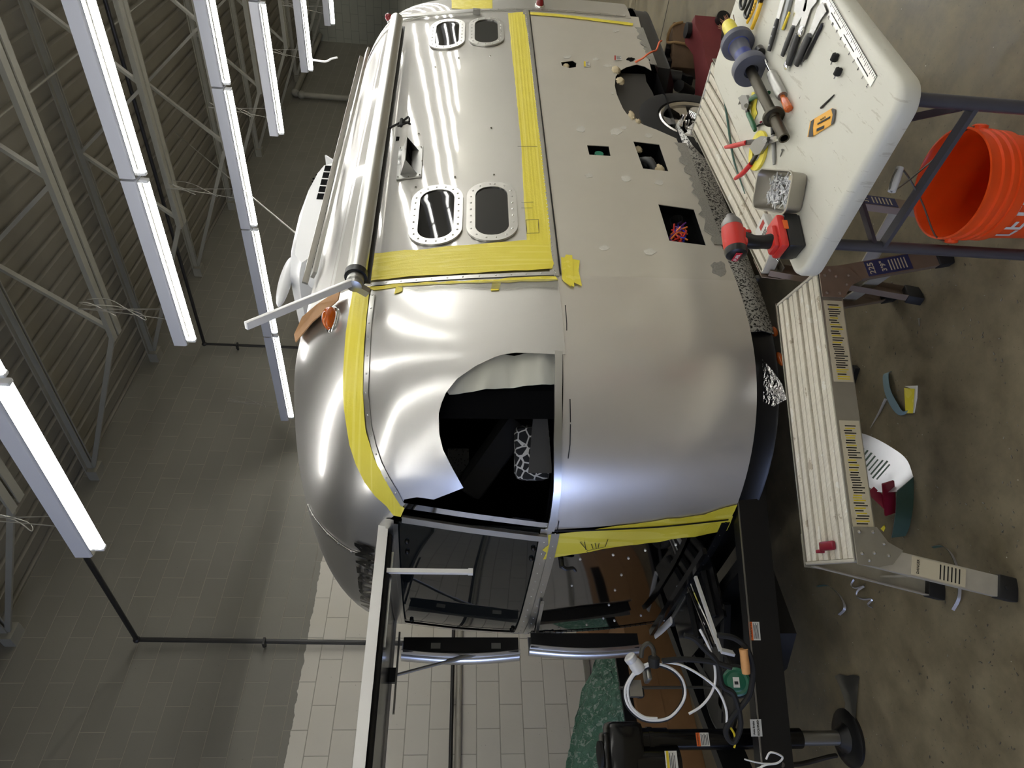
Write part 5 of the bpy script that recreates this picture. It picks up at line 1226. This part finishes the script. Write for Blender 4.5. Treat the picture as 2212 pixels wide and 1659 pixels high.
r = thing('film_heap', 'heap of crumpled green plastic film on the carton by the back wall', 'plastic film', (1.5, 5.1, hc))
Yf = 4.88; top = [(1296, 1385), (1282, 1440), (1262, 1480), (1248, 1540), (1235, 1600), (1225, 1659), (1215, 1720)]; lowp = [(1352, 1385), (1350, 1440), (1350, 1480), (1352, 1540), (1372, 1580), (1382, 1659), (1386, 1720)]
rn = random.Random(2); rows = []
N_ = 34
def ip(P, u): k = u*(len(P)-1); i = min(int(k), len(P)-2); f = k-i; return (P[i][0]+(P[i+1][0]-P[i][0])*f, P[i][1]+(P[i+1][1]-P[i][1])*f)
for i in range(N_+1):
    u = i/N_; a, b = atY(*ip(lowp, u), Yf), atY(*ip(top, u), Yf+.25); q = []
    a.z = max(a.z, hc+.012)
    for j in range(19):
        w = j/18; p = a+(b-a)*w; p.y = Yf+.04+(.30 if w > .9 else .22*w)+rn.uniform(-.012, .012); p.z += rn.uniform(-.008, .008); q.append(p)
    q += [Vector((b.x, b.y+.25, b.z-.02)), Vector((b.x, b.y+.25, hc+.014))]
    rows.append(q)
m = MB(); m.sheet(rows); W_(m, 'film', MAT['film_green'], r, ang=180)
struct(MB().box((.5, 6.185, .40), (7, .03, .05)).build('trim_1', MAT['joist']))

a, b = toW((1.75, .95, 2.76)), atZ(380, 288, 5.55); tag(MB().tube([a, (a+b)/2, b], .005, 6).build('hanging_cable', MAT['chain']), 'thin cable running from the ceiling down to the rooftop air conditioner', 'cable')
q = [atX(*p, 8.51) for p in ((670, 128), (702, 133), (716, 127), (729, 124))]; tag(MB().tube(q, .012, 8, smooth=3).build('white_rod', MAT['white']), 'short bent white rod hanging past the end of the fifth row lamp', 'rod')

a, b = atZ(1446, -5, .0012), atZ(1417, 127, .0012); d = (b-a).normalized(); struct(MB().bar(a-d*3.5, b+d*.8, .012, .0016).build('trim_2', MAT['conduit']))
a, b = atZ(1374, -5, .0012), atZ(1366, 60, .0012); d = (b-a).normalized(); struct(MB().bar(a-d*3, b+d*.5, .010, .0016).build('trim_3', M('faint_floor_joint', (84, 78, 64), .8)))
# ---------------------------------------------------------------- folding table and the tools on it
TA = Vector((1.541, .496, 0)); TE = Vector((.990, -.141, 0)).normalized(); TWd = Vector((0, 0, 1)).cross(TE)
TL, TW, TZ = 1.235, .60, .745
tb = thing('folding_table', 'white plastic folding table with grey legs, covered with hand tools', 'table', TA)
def tpl(c): return TE*c[0]+TWd*c[1]
def tmat():
    t = NT('scuffed_white_plastic'); v = t.coord(); n = t.noise(t.coord((3, 26, 3), (0, 0, .5)), 2.2, 6, .7); d = t.noise(v, 85, 2); e = t.noise(v, 3, 4)
    b = t.mix(e, lin((200, 199, 186)), lin((214, 213, 202))); b = t.mix(t.math('MULTIPLY', t.math('GREATER_THAN', n, .62), .35), b, lin((150, 142, 122)))
    b = t.mix(t.math('MULTIPLY', t.math('GREATER_THAN', d, .76), .8), b, lin((60, 56, 50))); t.set(Base_Color=b, Roughness=.42); t.bump(t.noise(v, 160, 2), .08, .002); return t.m
MAT['tabletop'] = tmat(); MAT['legblue'] = M('blue_grey_leg_paint', (76, 76, 84), .4, .2, var=.08); MAT['bracepurple'] = M('dark_brace_paint', (66, 58, 66), .45, .2)
def rsolid(m, lv, r=.065):
    rows = []
    for inset, z in lv: rows.append([tpl(p)+Vector((0, 0, z)) for p in rrect(inset, TL-inset, inset, TW-inset, max(r-inset, .005), 8)])
    n = len(rows[0]); vs = [p for q in rows for p in q]; fs = [(k*n+i, k*n+(i+1) % n, (k+1)*n+(i+1) % n, (k+1)*n+i) for k in range(len(rows)-1) for i in range(n)]
    fs += [list(range(n-1, -1, -1)), [(len(rows)-1)*n+i for i in range(n)]]; m.add(vs, fs)
m = MB(); rsolid(m, [(.012, TZ-.055), (.002, TZ-.052), (0, TZ-.045), (.0, TZ-.016), (.004, TZ-.006), (.014, TZ-.0005), (.02, TZ)]); m.build('tabletop', MAT['tabletop'], tb, ang=50)
def tP_(a, b, z): return TE*a+TWd*b+Vector((0, 0, z))
for u in (.07, TL-.10):
    m = MB(); m.tube([tP_(u, .055, 0), tP_(u, .055, .70)], .0165, 16); m.build('leg', MAT['legblue'], tb)
    m = MB(); m.tube([tP_(u, .50, 0), tP_(u, .50, .70)], .0165, 16); m.build('leg', MAT['legblue'], tb)
    m = MB(); m.bar(tP_(u, .055, .51), tP_(u, .50, .51), .028, .012); m.build('cross_bar', MAT['legblue'], tb)
    m = MB(); m.bar(tP_(u, .06, .685), tP_(u, .54, .685), .025, .025); m.build('top_bar', MAT['legblue'], tb)
    s = 1 if u < .5 else -1; hub = tP_(u+s*.24, .29, .66)
    MB().bar(hub, tP_(u, .065, .54), .018, .008).build('brace', MAT['bracepurple'], tb); MB().bar(hub, tP_(u, .49, .54), .022, .010).build('brace', MAT['bracepurple'], tb)
    m = MB(); m.box(hub, (.05, .035, .02), (TE, TWd, Vector((0, 0, 1))), .005); m.bar(hub, tP_(u+s*.42, .29, .69), .03, .010); m.build('brace_clip', MAT['black'], tb)
def T(x, y, h=0.0): return atZ(x, y, TZ+h)
def tool(name, label, cat, x, y, group=None): return thing(name, label, cat, T(x, y), group=group)
MAT['handle'] = M('black_handle', (22, 22, 23), .35, var=.2); MAT['blade'] = alu('blade_steel', (176, 176, 174), .22, smudge=.3)
UPV = Vector((0, 0, 1))
def flatpoly(m, pts, z0, h):
    q = [T(x, y, z0) for x, y in pts]; n = len(q); m.add(q+[p+Vector((0, 0, h)) for p in q], [list(range(n)), list(range(2*n-1, n-1, -1))]+[(i, (i+1) % n, n+(i+1) % n, n+i) for i in range(n)]); return m
# big puller with the blue weight
r = tool('slide_puller', 'large dent puller with a blue spool weight on a grey pipe', 'tool', 1600, 120)
a, b = T(1577, 62, .058), T(1694, 299, .026); d = (b-a).normalized(); k = lambda x, y, h: (T(x, y, h)-a).dot(d)
s1, s2 = k(1592, 98, .058), k(1616, 142, .058); R_ = .056
m = MB(); m.lathe(a, d, [(.020, s1-.036), (R_*.75, s1-.034), (R_, s1-.024), (R_, s1-.002), (R_*.96, s1), (.034, s1+.004), (.029, (s1+s2)/2-.01), (.031, (s1+s2)/2+.004), (.040, s2-.035), (R_*.97, s2-.026), (R_*1.02, s2-.02), (R_*1.02, s2+.006), (R_, s2+.010), (.024, s2+.011), (.022, s2+.0)], 40); W_(m, 'spool_weight', M('dusty_weight_paint', (84, 86, 100), .5, var=.25, scale=16), r)
m = MB(); m.lathe(a, d, [(.037, s1+.003), (.0305, s1+.012), (.0295, (s1+s2)/2-.01), (.0315, (s1+s2)/2+.004), (.040, s2-.036)], 40, False, False); W_(m, 'spool_core', M('blue_weight_paint', (44, 58, 128), .35, var=.2, scale=16), r)
L_ = (b-a).length; m = MB(); m.lathe(a, d, [(.014, s1-.05), (.0165, s2-.01), (.0165, L_), (.012, L_), (.011, L_-.03)], 24, True, True); W_(m, 'pipe', MAT['pipe'], r)
cs = k(1672, 252, .03); m = MB(); m.lathe(a, d, [(.018, cs-.014), (.022, cs-.010), (.033, cs-.006), (.034, cs+.002), (.033, cs+.005), (.020, cs+.006), (.0185, cs+.016)], 32); W_(m, 'collar', MAT['pipe'], r)
m = MB(); m.lathe(a, d, [(.022, -.028), (.024, -.02), (.026, s1-.034)], 20); W_(m, 'yellow_tape_wrap', MAT['tape'], r)
m = MB(); rn = random.Random(3)
for i in range(60):
    o_ = frame(d); p = a-d*.02+o_[0]*rn.uniform(-.018, .018)+o_[1]*rn.uniform(-.018, .018); m.bar(p, p-d*rn.uniform(.02, .045)+o_[0]*rn.uniform(-.012, .012)+o_[1]*rn.uniform(-.006, .012), .002, .002)
W_(m, 'bristles', M('rusty_bristle', (120, 76, 52), .7), r)
# small slide hammer
r = tool('slide_hammer', 'small slide hammer with an aluminium weight and clear orange handle', 'tool', 1680, 190)
a, b = T(1640, 107, .016), T(1704, 236, .014); d = (b-a).normalized(); k = lambda x, y: (T(x, y, .016)-a).dot(d)
L_ = (b-a).length; w0, w1 = k(1666, 158), k(1690, 206)
W_(MB().lathe(a, d, [(.012, -.008), (.015, -.004), (.015, .02), (.008, .024)], 20), 'hook_end', MAT['handle'], r)
W_(MB().cyl(a, a+d*w1, .0042, n=12), 'rod', MAT['chrome'], r)
W_(MB().lathe(a, d, [(.010, w0-.004), (.015, w0), (.0155, w0+.012), (.0140, w0+.016), (.0155, w0+.022), (.017, w0+.03), (.0175, w1-.012), (.015, w1)], 28), 'weight', alu('cast_weight', (188, 188, 184), .4, smudge=.3), r)
n_ = 12; m = MB(); X, Y, Z = frame(d)
pf_ = [(.007, w1-.004), (.008, w1+.012), (.011, w1+.022), (.013, L_-.012), (.013, L_-.002), (.008, L_+.002)]
vs = []
for R0, h in pf_:
    for i in range(24): aa = 2*PI*i/24; rr = R0*(1-.10*(i % 3 == 0)); vs.append(a+d*h+X*(rr*math.cos(aa))+Y*(rr*math.sin(aa)))
m.add(vs, [(q*24+i, q*24+(i+1) % 24, (q+1)*24+(i+1) % 24, (q+1)*24+i) for q in range(5) for i in range(24)]+[list(range(23, -1, -1)), [120+i for i in range(24)]])
W_(m, 'handle', M('clear_orange_acetate', (228, 116, 40), .12, Transmission_Weight=.45), r)
# knives and scrapers
def knife(label, hx0, hx1, hw, bl, cat='knife', name='putty_knife', bmat='blade', rivets=0, z=.008, extra=None):
    r = tool(name, label, cat, *hx0); a, b = T(*hx0, .010), T(*hx1, .010)
    m = MB(); m.tube([a, a+(b-a)*.15, a+(b-a)*.6, b], [hw*.36, hw*.48, hw*.52, hw*.42], 14, smooth=4, up=UPV, flat=.55); W_(m, 'handle', MAT['handle'], r)
    m = MB(); flatpoly(m, bl, .006, .0018); W_(m, 'blade', MAT[bmat], r)
    if rivets:
        m = MB()
        for i in range(rivets): p = a+(b-a)*(.25+.28*i); m.ball(p+UPV*hw*.24-TE*.003, .0032, 8)
        W_(m, 'rivets', MAT['white'], r)
    return r
knife('long kitchen knife with three rivets in its black handle', (1680, 40), (1661, 110), .024, [(1678, 38), (1684, 42), (1703, -25), (1698, -40), (1692, -20)], rivets=3, name='kitchen_knife')
knife('wide scraper with a dull grey blade and slim black handle', (1714, 57), (1690, 120), .024, [(1712, 54), (1720, 58), (1742, 20), (1748, -18), (1722, -18)], name='scraper', cat='scraper')
r = knife('paint-spattered scraper with a silver bolster, in the middle of the three', (1724, 74), (1702, 140), .034, [(1726, 66), (1736, 68), (1752, 20), (1765, 4), (1766, -10), (1745, -20)], name='scraper', cat='scraper')
W_(MB().ball(T(1730, 68, .010), .016, 14, (1, 1, .5)), 'bolster', MAT['chrome'], r); W_(MB().ball(T(1700, 140, .010), .016, 14, (1, 1, .5)), 'end_cap', MAT['chrome'], r)
knife('pointed scraper with a broad shiny blade beside the steel rule', (1749, 76), (1720, 139), .034, [(1749, 70), (1754, 82), (1772, 45), (1786, 25), (1778, 5), (1768, 14)], name='scraper', cat='scraper')
r = tool('marker', 'slim black marker lying along the pointed scraper', 'pen', 1757, 90); a, b = T(1777, 50, .006), T(1735, 134, .006); d = b-a; W_(MB().tube([a, a+d*.1, a+d*.9, a+d*.93, b], [.003, .0058, .006, .003, .001], 12), 'barrel', MAT['handle'], r)
r = tool('utility_knife', 'grey snap-off cutter with a yellow slider', 'knife', 1695, 40); a, b = T(1707, -6, .008), T(1688, 65, .008); W_(MB().bar(a, b, .026, .012, bev=.003), 'body', M('grey_cutter_body', (150, 154, 156), .35, .3), r); W_(MB().bar(T(1706, 26, .015), T(1690, 64, .015), .010, .006, bev=.002), 'slider', MAT['stickyel'], r)
# cutters at the table edge
YEL = M('yellow_grip', (232, 186, 40), .4)
r = tool('cable_cutter', 'cutters with yellow handles at the far end of the table', 'pliers', 1630, 40)
for nm, pts, w in (('grip', ((1644, 6), (1634, 36), (1624, 62)), .019), ('grip', ((1634, -4), (1627, 22), (1614, 49)), .014)):
    m = MB(); m.tube([T(x, y, .012) for x, y in pts], [w*.48, w*.5, w*.42], 12, smooth=4, flat=.7, up=UPV); W_(m, nm, YEL, r)
W_(MB().bar(T(1640, 4, .012), T(1652, -22, .012), .030, .014, bev=.004), 'jaw', MAT['handle'], r)
m = MB()
for i in range(5): p = T(1631-3.2*i, 8+7*i, .0195); m.box(p, (.004, .007, .001), (TE, TWd, UPV))
W_(m, 'grip_lettering', MAT['ink'], r)
r = tool('pliers', 'pliers with dark looped handles at the corner of the table', 'pliers', 1612, 20)
for pts in (((1604, -12), (1599, 6), (1601, 18), (1606, 17), (1612, -2)), ((1626, -10), (1617, 10), (1609, 28), (1611, 37), (1616, 36), (1624, 12), (1630, -6))):
    m = MB(); m.tube([T(x, y, .008) for x, y in pts], .0055, 10, smooth=5); W_(m, 'loop_handle', MAT['handle'], r)
# steel rule with printed scale
r = tool('steel_rule', 'printed steel rule along the near edge of the table', 'ruler', 1850, 110); m = MB(); flatpoly(m, [(1768, -42), (1792, -14), (1895, 163), (1881, 188), (1768, 0)], .001, .0012); W_(m, 'rule', alu('rule_steel', (206, 205, 200), .34), r)
m = MB(); e0, e1 = T(1790, -14, .0026), T(1894, 163, .0026); g = (e1-e0); ln = g.length; g.normalize(); wv = (T(1881, 186, .0026)-e1).normalized()
m.bar(e0+wv*.001, e1+wv*.001, .0018, .0006)
for i in range(44): m.bar(e0+g*(ln*(i+.5)/44)+wv*.004, e0+g*(ln*(i+.5)/44)+wv*(.011 if i % 4 else .016), .0012, .0006)
for i in range(11): put_text(m, str((12-i)), .012, e0+g*(ln*(i+.6)/11)+wv*.036, -g*1, -wv*1, .0003)
for i in range(3): m.bar(e0+g*(ln*(.15+.28*i))+wv*.022, e0+g*(ln*(.36+.28*i))+wv*.022, .0025, .0006)
W_(m, 'rule_marks', MAT['ink'], r)
for i, (x, y) in enumerate(((1803, 124), (1810, 155))):
    r = tool('rubber_bushing', ('short black rubber bushing with a wire pin, nearer the scrapers', 'short black rubber bushing by itself, nearer the drill bit')[i], 'bushing', x, y); p = T(x, y, .009); W_(MB().lathe(p-TWd*.010, TWd, [(.007, 0), (.0095, .002), (.0095, .018), (.007, .02)], 16), 'rubber', MAT['rubber'], r); W_(MB().cyl(p-TWd*.012, p+TWd*.02+TE*.002, .002, n=8), 'pin', MAT['chrome'], r)
r = tool('drill_bit', 'loose black drill bit on the bare part of the table', 'drill bit', 1788, 220); W_(MB().tube([T(1802, 205, .003), T(1788, 219, .003), T(1773, 233, .003)], [.0016, .003, .003], 8), 'bit', MAT['handle'], r)
r = tool('drill_bit_pack', 'yellow and black drill bit card on the table', 'package', 1775, 265)
CP = [(1799, 234), (1805, 236), (1803, 258), (1799, 268), (1757, 295), (1746, 296), (1747, 290), (1752, 262)]; m = MB(); flatpoly(m, CP, .001, .003); W_(m, 'card', M('pack_yellow', (238, 174, 40), .3), r)
m = MB(); flatpoly(m, [(1799, 234), (1805, 236), (1803, 258), (1799, 268), (1795, 270), (1799, 248), (1796, 236)], .0042, .0006); flatpoly(m, [(1746, 296), (1747, 290), (1752, 262), (1759, 257), (1756, 276), (1757, 295)], .0042, .0006); W_(m, 'black_band', MAT['handle'], r)
m = MB(); m.bar(T(1766, 268, .0055), T(1793, 253, .0055), .0045, .0012); m.bar(T(1764, 281, .005), T(1780, 274, .005), .008, .0006); put_text(m, 'BLACK', .009, T(1778, 256, .0045), (T(1795, 246)-T(1765, 263)), (T(1770, 245)-T(1776, 268)), .0004); W_(m, 'print', MAT['ink'], r)
# snips
def snips(label, col, jaw, piv, h1, h2, blade_tip, name='tin_snips'):
    r = tool(name, label, 'snips', *piv); G = M(name+'_grip', col, .35)
    for h in (h1, h2):
        m = MB(); m.tube([T(x, y, .016) for x, y in h], [.008, .0085, .009, .006][:len(h)], 12, smooth=4); W_(m, 'grip', G, r)
        m = MB(); m.bar(T(*h[0], .014), T(*piv, .014), .016, .010, bev=.003); W_(m, 'lever', MAT['handle'], r)
    m = MB(); flatpoly(m, jaw, .010, .010); W_(m, 'jaw_plate', MAT['steel'], r)
    for t_ in blade_tip: m = MB(); m.add([T(*jaw[0], .010), T(*jaw[1], .010), T(*t_, .012), T(*jaw[0], .020), T(*jaw[1], .020), T(*t_, .017)], [(0, 1, 2), (3, 5, 4), (0, 3, 4, 1), (1, 4, 5, 2), (2, 5, 3, 0)]); W_(m, 'blade', MAT['blade'], r)
    m = MB(); m.cyl(T(*piv, .018), T(*piv, .025), .007, n=14); W_(m, 'pivot_bolt', MAT['chrome'], r); return r
snips('aviation snips with dark green grips under the big puller pipe', (22, 92, 56), [(1600, 212), (1606, 224), (1608, 236), (1618, 240), (1624, 226), (1618, 206), (1608, 206)], (1612, 228), [(1622, 214), (1632, 208), (1645, 205), (1661, 200)], [(1616, 246), (1622, 258), (1628, 272), (1631, 282)], [(1594, 212), (1594, 226)])
snips('aviation snips with red grips lying on the yellow tape roll', (204, 40, 44), [(1664, 296), (1660, 312), (1648, 332), (1636, 336), (1624, 318), (1636, 302), (1650, 294)], (1652, 304), [(1612, 308), (1600, 311), (1584, 315), (1567, 318)], [(1622, 354), (1612, 366), (1602, 376), (1588, 386)], [(1684, 292), (1686, 302)], 'snips')
# tape roll, tape flag, small bits
r = tool('tape_roll', 'roll of yellow tape lying flat under the red snips', 'tape', 1637, 324); c = T(1641, 326); h_ = .012
W_(MB().lathe(c, UPV, [(.034, .001), (.064, .001), (.064, .010), (.034, .010)], 40, False, False), 'tape_ring', MAT['tape'], r)
flatq = [(1624, 200), (1629, 198), (1636, 212), (1633, 232), (1636, 245), (1628, 262), (1622, 250), (1622, 225)]
r = tool('tape_strip', 'loose yellow tape strip beside the green snips', 'tape', 1628, 230); W_(flatpoly(MB(), flatq, .002, .001), 'strip', MAT['tape'], r)
r = tool('driver_bit', 'small dark driver bit with a red band next to the puller collar', 'bit', 1644, 268); W_(MB().tube([T(1634, 273, .005), T(1650, 266, .005)], [.003, .005], 8), 'bit', MAT['handle'], r); W_(MB().ball(T(1644, 264, .006), .005, 10), 'red_band', MAT['darkred'], r)
r = tool('deburring_tool', 'grey deburring tool partly under the puller pipe', 'tool', 1672, 330); W_(MB().tube([T(1669, 270, .007), T(1670, 290, .007)], .007, 12), 'grip', MAT['handle'], r); W_(MB().tube([T(1670, 292, .007), T(1672, 340, .007), T(1672, 356, .006)], [.006, .0062, .004], 12), 'barrel', M('grey_barrel', (150, 150, 148), .4, .4), r)
SCM = MAT['chrome']
r = tool('screw', 'single loose screw on the table beside the pan', 'screw', 1690, 330); a, b = T(1691, 323, .004), T(1685, 340, .003); W_(screw_mb(a, b-a, .025), 'screw_body', MAT['galv'], r)
# steel pan full of screws
RZ = .055; rim = [T(1640, 366, RZ), T(1711, 367, RZ), T(1699, 462, RZ), T(1621, 450, RZ)]; cen = sum(rim, Vector())/4
ux = ((rim[0]+rim[1])/2-(rim[3]+rim[2])/2); uy = ((rim[1]+rim[2])/2-(rim[0]+rim[3])/2); lx, ly = ux.length, uy.length; ux.normalize(); uy = UPV.cross(ux)*(1 if UPV.cross(ux).dot(uy) > 0 else -1)
r = thing('steel_pan', 'square stainless steel pan holding screws', 'pan', (cen.x, cen.y, TZ)); pan_c = Vector((cen.x, cen.y, TZ))
def prr(sc, z): return [pan_c+ux*p[0]+uy*p[1]+Vector((0, 0, z)) for p in rrect(-lx/2*sc, lx/2*sc, -ly/2*sc, ly/2*sc, .028*sc, 8)]
lv = [(.86, 0), (.91, .003), (.94, .010), (.985, RZ-.004), (1.03, RZ-.003), (1.03, RZ), (.975, RZ), (.965, RZ-.004), (.925, .012), (.89, .006), (.86, .005)]
m = MB(); rows = [prr(*q) for q in lv]; n = len(rows[0]); m.add([p for q in rows for p in q], [(k_*n+i, k_*n+(i+1) % n, (k_+1)*n+(i+1) % n, (k_+1)*n+i) for k_ in range(len(rows)-1) for i in range(n)]+[list(range(n-1, -1, -1)), [(len(rows)-1)*n+i for i in range(n)]])
W_(m, 'pan_body', alu('stainless_pan', (176, 172, 162), .4, smudge=.15), r)
m = screw_mb(Vector((0, 0, 0)), Vector((1, 0, 0)), .026, .0042, .002); sme = m.mesh('screw', alu('bright_zinc', (214, 216, 220), .3, metal=.6)); rn = random.Random(8)
for i in range(170):
    o = bpy.data.objects.new('screw', sme); COL.objects.link(o); u, v_ = rn.uniform(-.30, .30), rn.uniform(-.36, .38)
    lay = .009+.008*rn.random()+(.012 if abs(u) < .25 and v_ < .1 else 0)*rn.random()
    o.location = pan_c+ux*(u*lx*1.15)+uy*((v_*.85-.06)*ly)+Vector((0, 0, lay)); o.rotation_euler = (0, rn.uniform(-.35, .35), rn.uniform(0, 6.3))
    tag(o, 'silver screw lying in the steel pan on the tool table', 'screw', 'loose screws in the steel pan')
r = thing('plastic_chip', 'pale yellow chip among the screws in the pan', 'chip', T(1708, 384, .03)); m = MB(); m.box(T(1708, 384, .03), (.014, .018, .003), (ux, uy, UPV)); W_(m, 'chip', MAT['cream'], r)
# impact driver standing on its battery
base = T(1725, 521); r = thing('impact_driver', 'red and black cordless impact driver standing on its battery at the table corner', 'power tool', base)
fw = (RT*.93+Vector((FWD.x, FWD.y, 0))*.42); fw.z = 0; fw.normalize(); sd = UPV.cross(fw); RED = M('red_tool_shell', (200, 46, 40), .38, var=.06)
B_ = lambda f, s, z: base+fw*f+sd*s+Vector((0, 0, z))
ax = (fw, sd, UPV)
m = MB(); m.box(B_(.015, 0, .028), (.118, .074, .046), ax, .008); m.box(B_(.015, 0, .006), (.11, .068, .012), ax, .004); W_(m, 'battery', MAT['handle'], r)
m = MB(); m.box(B_(.012, 0, .062), (.112, .070, .026), ax, .008); m.box(B_(-.002, 0, .080), (.075, .052, .020), ax, .008); W_(m, 'base_shell', RED, r)
m = MB(); m.tube([B_(-.004, 0, .075), B_(-.010, 0, .11), B_(-.012, 0, .14), B_(-.006, 0, .172)], [.026, .0205, .021, .026], 18, smooth=4, up=fw, flat=.95); W_(m, 'handle', MAT['handle'], r)
hz = .198
m = MB(); m.lathe(B_(-.045, 0, hz), fw, [(.031, 0), (.033, .012), (.033, .06), (.031, .078)], 28); m.box(B_(-.005, 0, hz-.022), (.06, .048, .022), ax, .008); W_(m, 'motor_shell', RED, r)
m = MB(); m.lathe(B_(-.045, 0, hz), -fw, [(.0325, -.004), (.033, .006), (.030, .016), (.020, .021), (.0, .022)], 28); W_(m, 'rear_cap', MAT['handle'], r)
m = MB(); m.lathe(B_(.033, 0, hz), fw, [(.0315, 0), (.029, .018), (.019, .034), (.012, .036), (.012, .046), (.006, .047)], 28); W_(m, 'nose_cone', M('grey_nose', (120, 118, 116), .35, .5), r)
m = MB(); X_ = (-sd); Y_ = UPV; m.box(B_(-.0685, 0, hz+.0), (.003, .040, .018), ax, .001); W_(m, 'name_badge', M('badge_red', (176, 24, 48), .4), r)
m = MB(); put_text(m, 'FUEL', .014, B_(-.0702, 0, hz), -sd, UPV, .0004, bold=True); W_(m, 'badge_letters', MAT['white'], r)
m = MB(); m.box(B_(.022, 0, .158), (.012, .016, .03), ax, .004); W_(m, 'trigger', RED, r)
m = MB(); m.tube([B_(.03, .037, .07), B_(.0, .052, .06), B_(-.03, .055, .045), B_(-.04, .045, .05), B_(-.01, .043, .066)], .002, 6, smooth=5); W_(m, 'belt_hook', MAT['chrome'], r)
m = MB(); m.box(B_(.03, -.0355, .05), (.03, .002, .018), ax); W_(m, 'battery_label', MAT['stickor'], r)
# small carton and green wire on the second platform
r = thing('label_box', 'small white box with a red label on the cream step platform', 'box', atZ(1655, 500, .60)); c = atZ(1655, 500, .615); m = MB(); m.box(c, (.10, .085, .03), (TE, TWd, UPV), .002); W_(m, 'box', MAT['sticker'], r)
m = MB(); m.box(c+UPV*.0155+TWd*-.012+TE*.02, (.022, .036, .001), (TE, TWd, UPV)); W_(m, 'red_label', MAT['stickred'], r)
m = MB()
for i in range(4): m.box(c+UPV*.0155+TE*(-.012-.008*i), (.003, .06-.01*(i % 2), .001), (TE, TWd, UPV))
W_(m, 'print_lines', MAT['ink'], r)
r = thing('green_rod', 'thin dark green wire lying along the cream step platform', 'wire', atZ(1585, 330, .60)); m = MB(); m.tube([atZ(*p, .606) for p in ((1562, 208), (1570, 250), (1577, 300), (1586, 350), (1600, 392), (1609, 418))], [.002, .005, .005, .004, .003, .002], 8, smooth=4); W_(m, 'wire', M('dark_green_wire', (30, 74, 62), .4), r)
# cardboard wedged under the awning arm
pts = [(746, 634), (741, 658), (716, 680), (690, 701), (654, 743), (648, 714), (668, 690), (700, 664)]
r = thing('cardboard_piece', 'piece of brown cardboard lying on the trailer roof under the awning arm', 'cardboard', toW(surf(*hit(700, 680), .015))); m = MB(); q = [toW(surf(*hit(*p), .030)) for p in pts]; n = toW(bnormal(*hit(700, 680)))-P0
q2 = [p+n*.005 for p in q]; k_ = len(q); cc = sum(q, Vector())/k_+n*.01
m.add(q+q2, [list(range(k_))[::-1], list(range(k_, 2*k_))]+[(i, (i+1) % k_, k_+(i+1) % k_, k_+i) for i in range(k_)]); W_(m, 'board', MAT['card'], r)
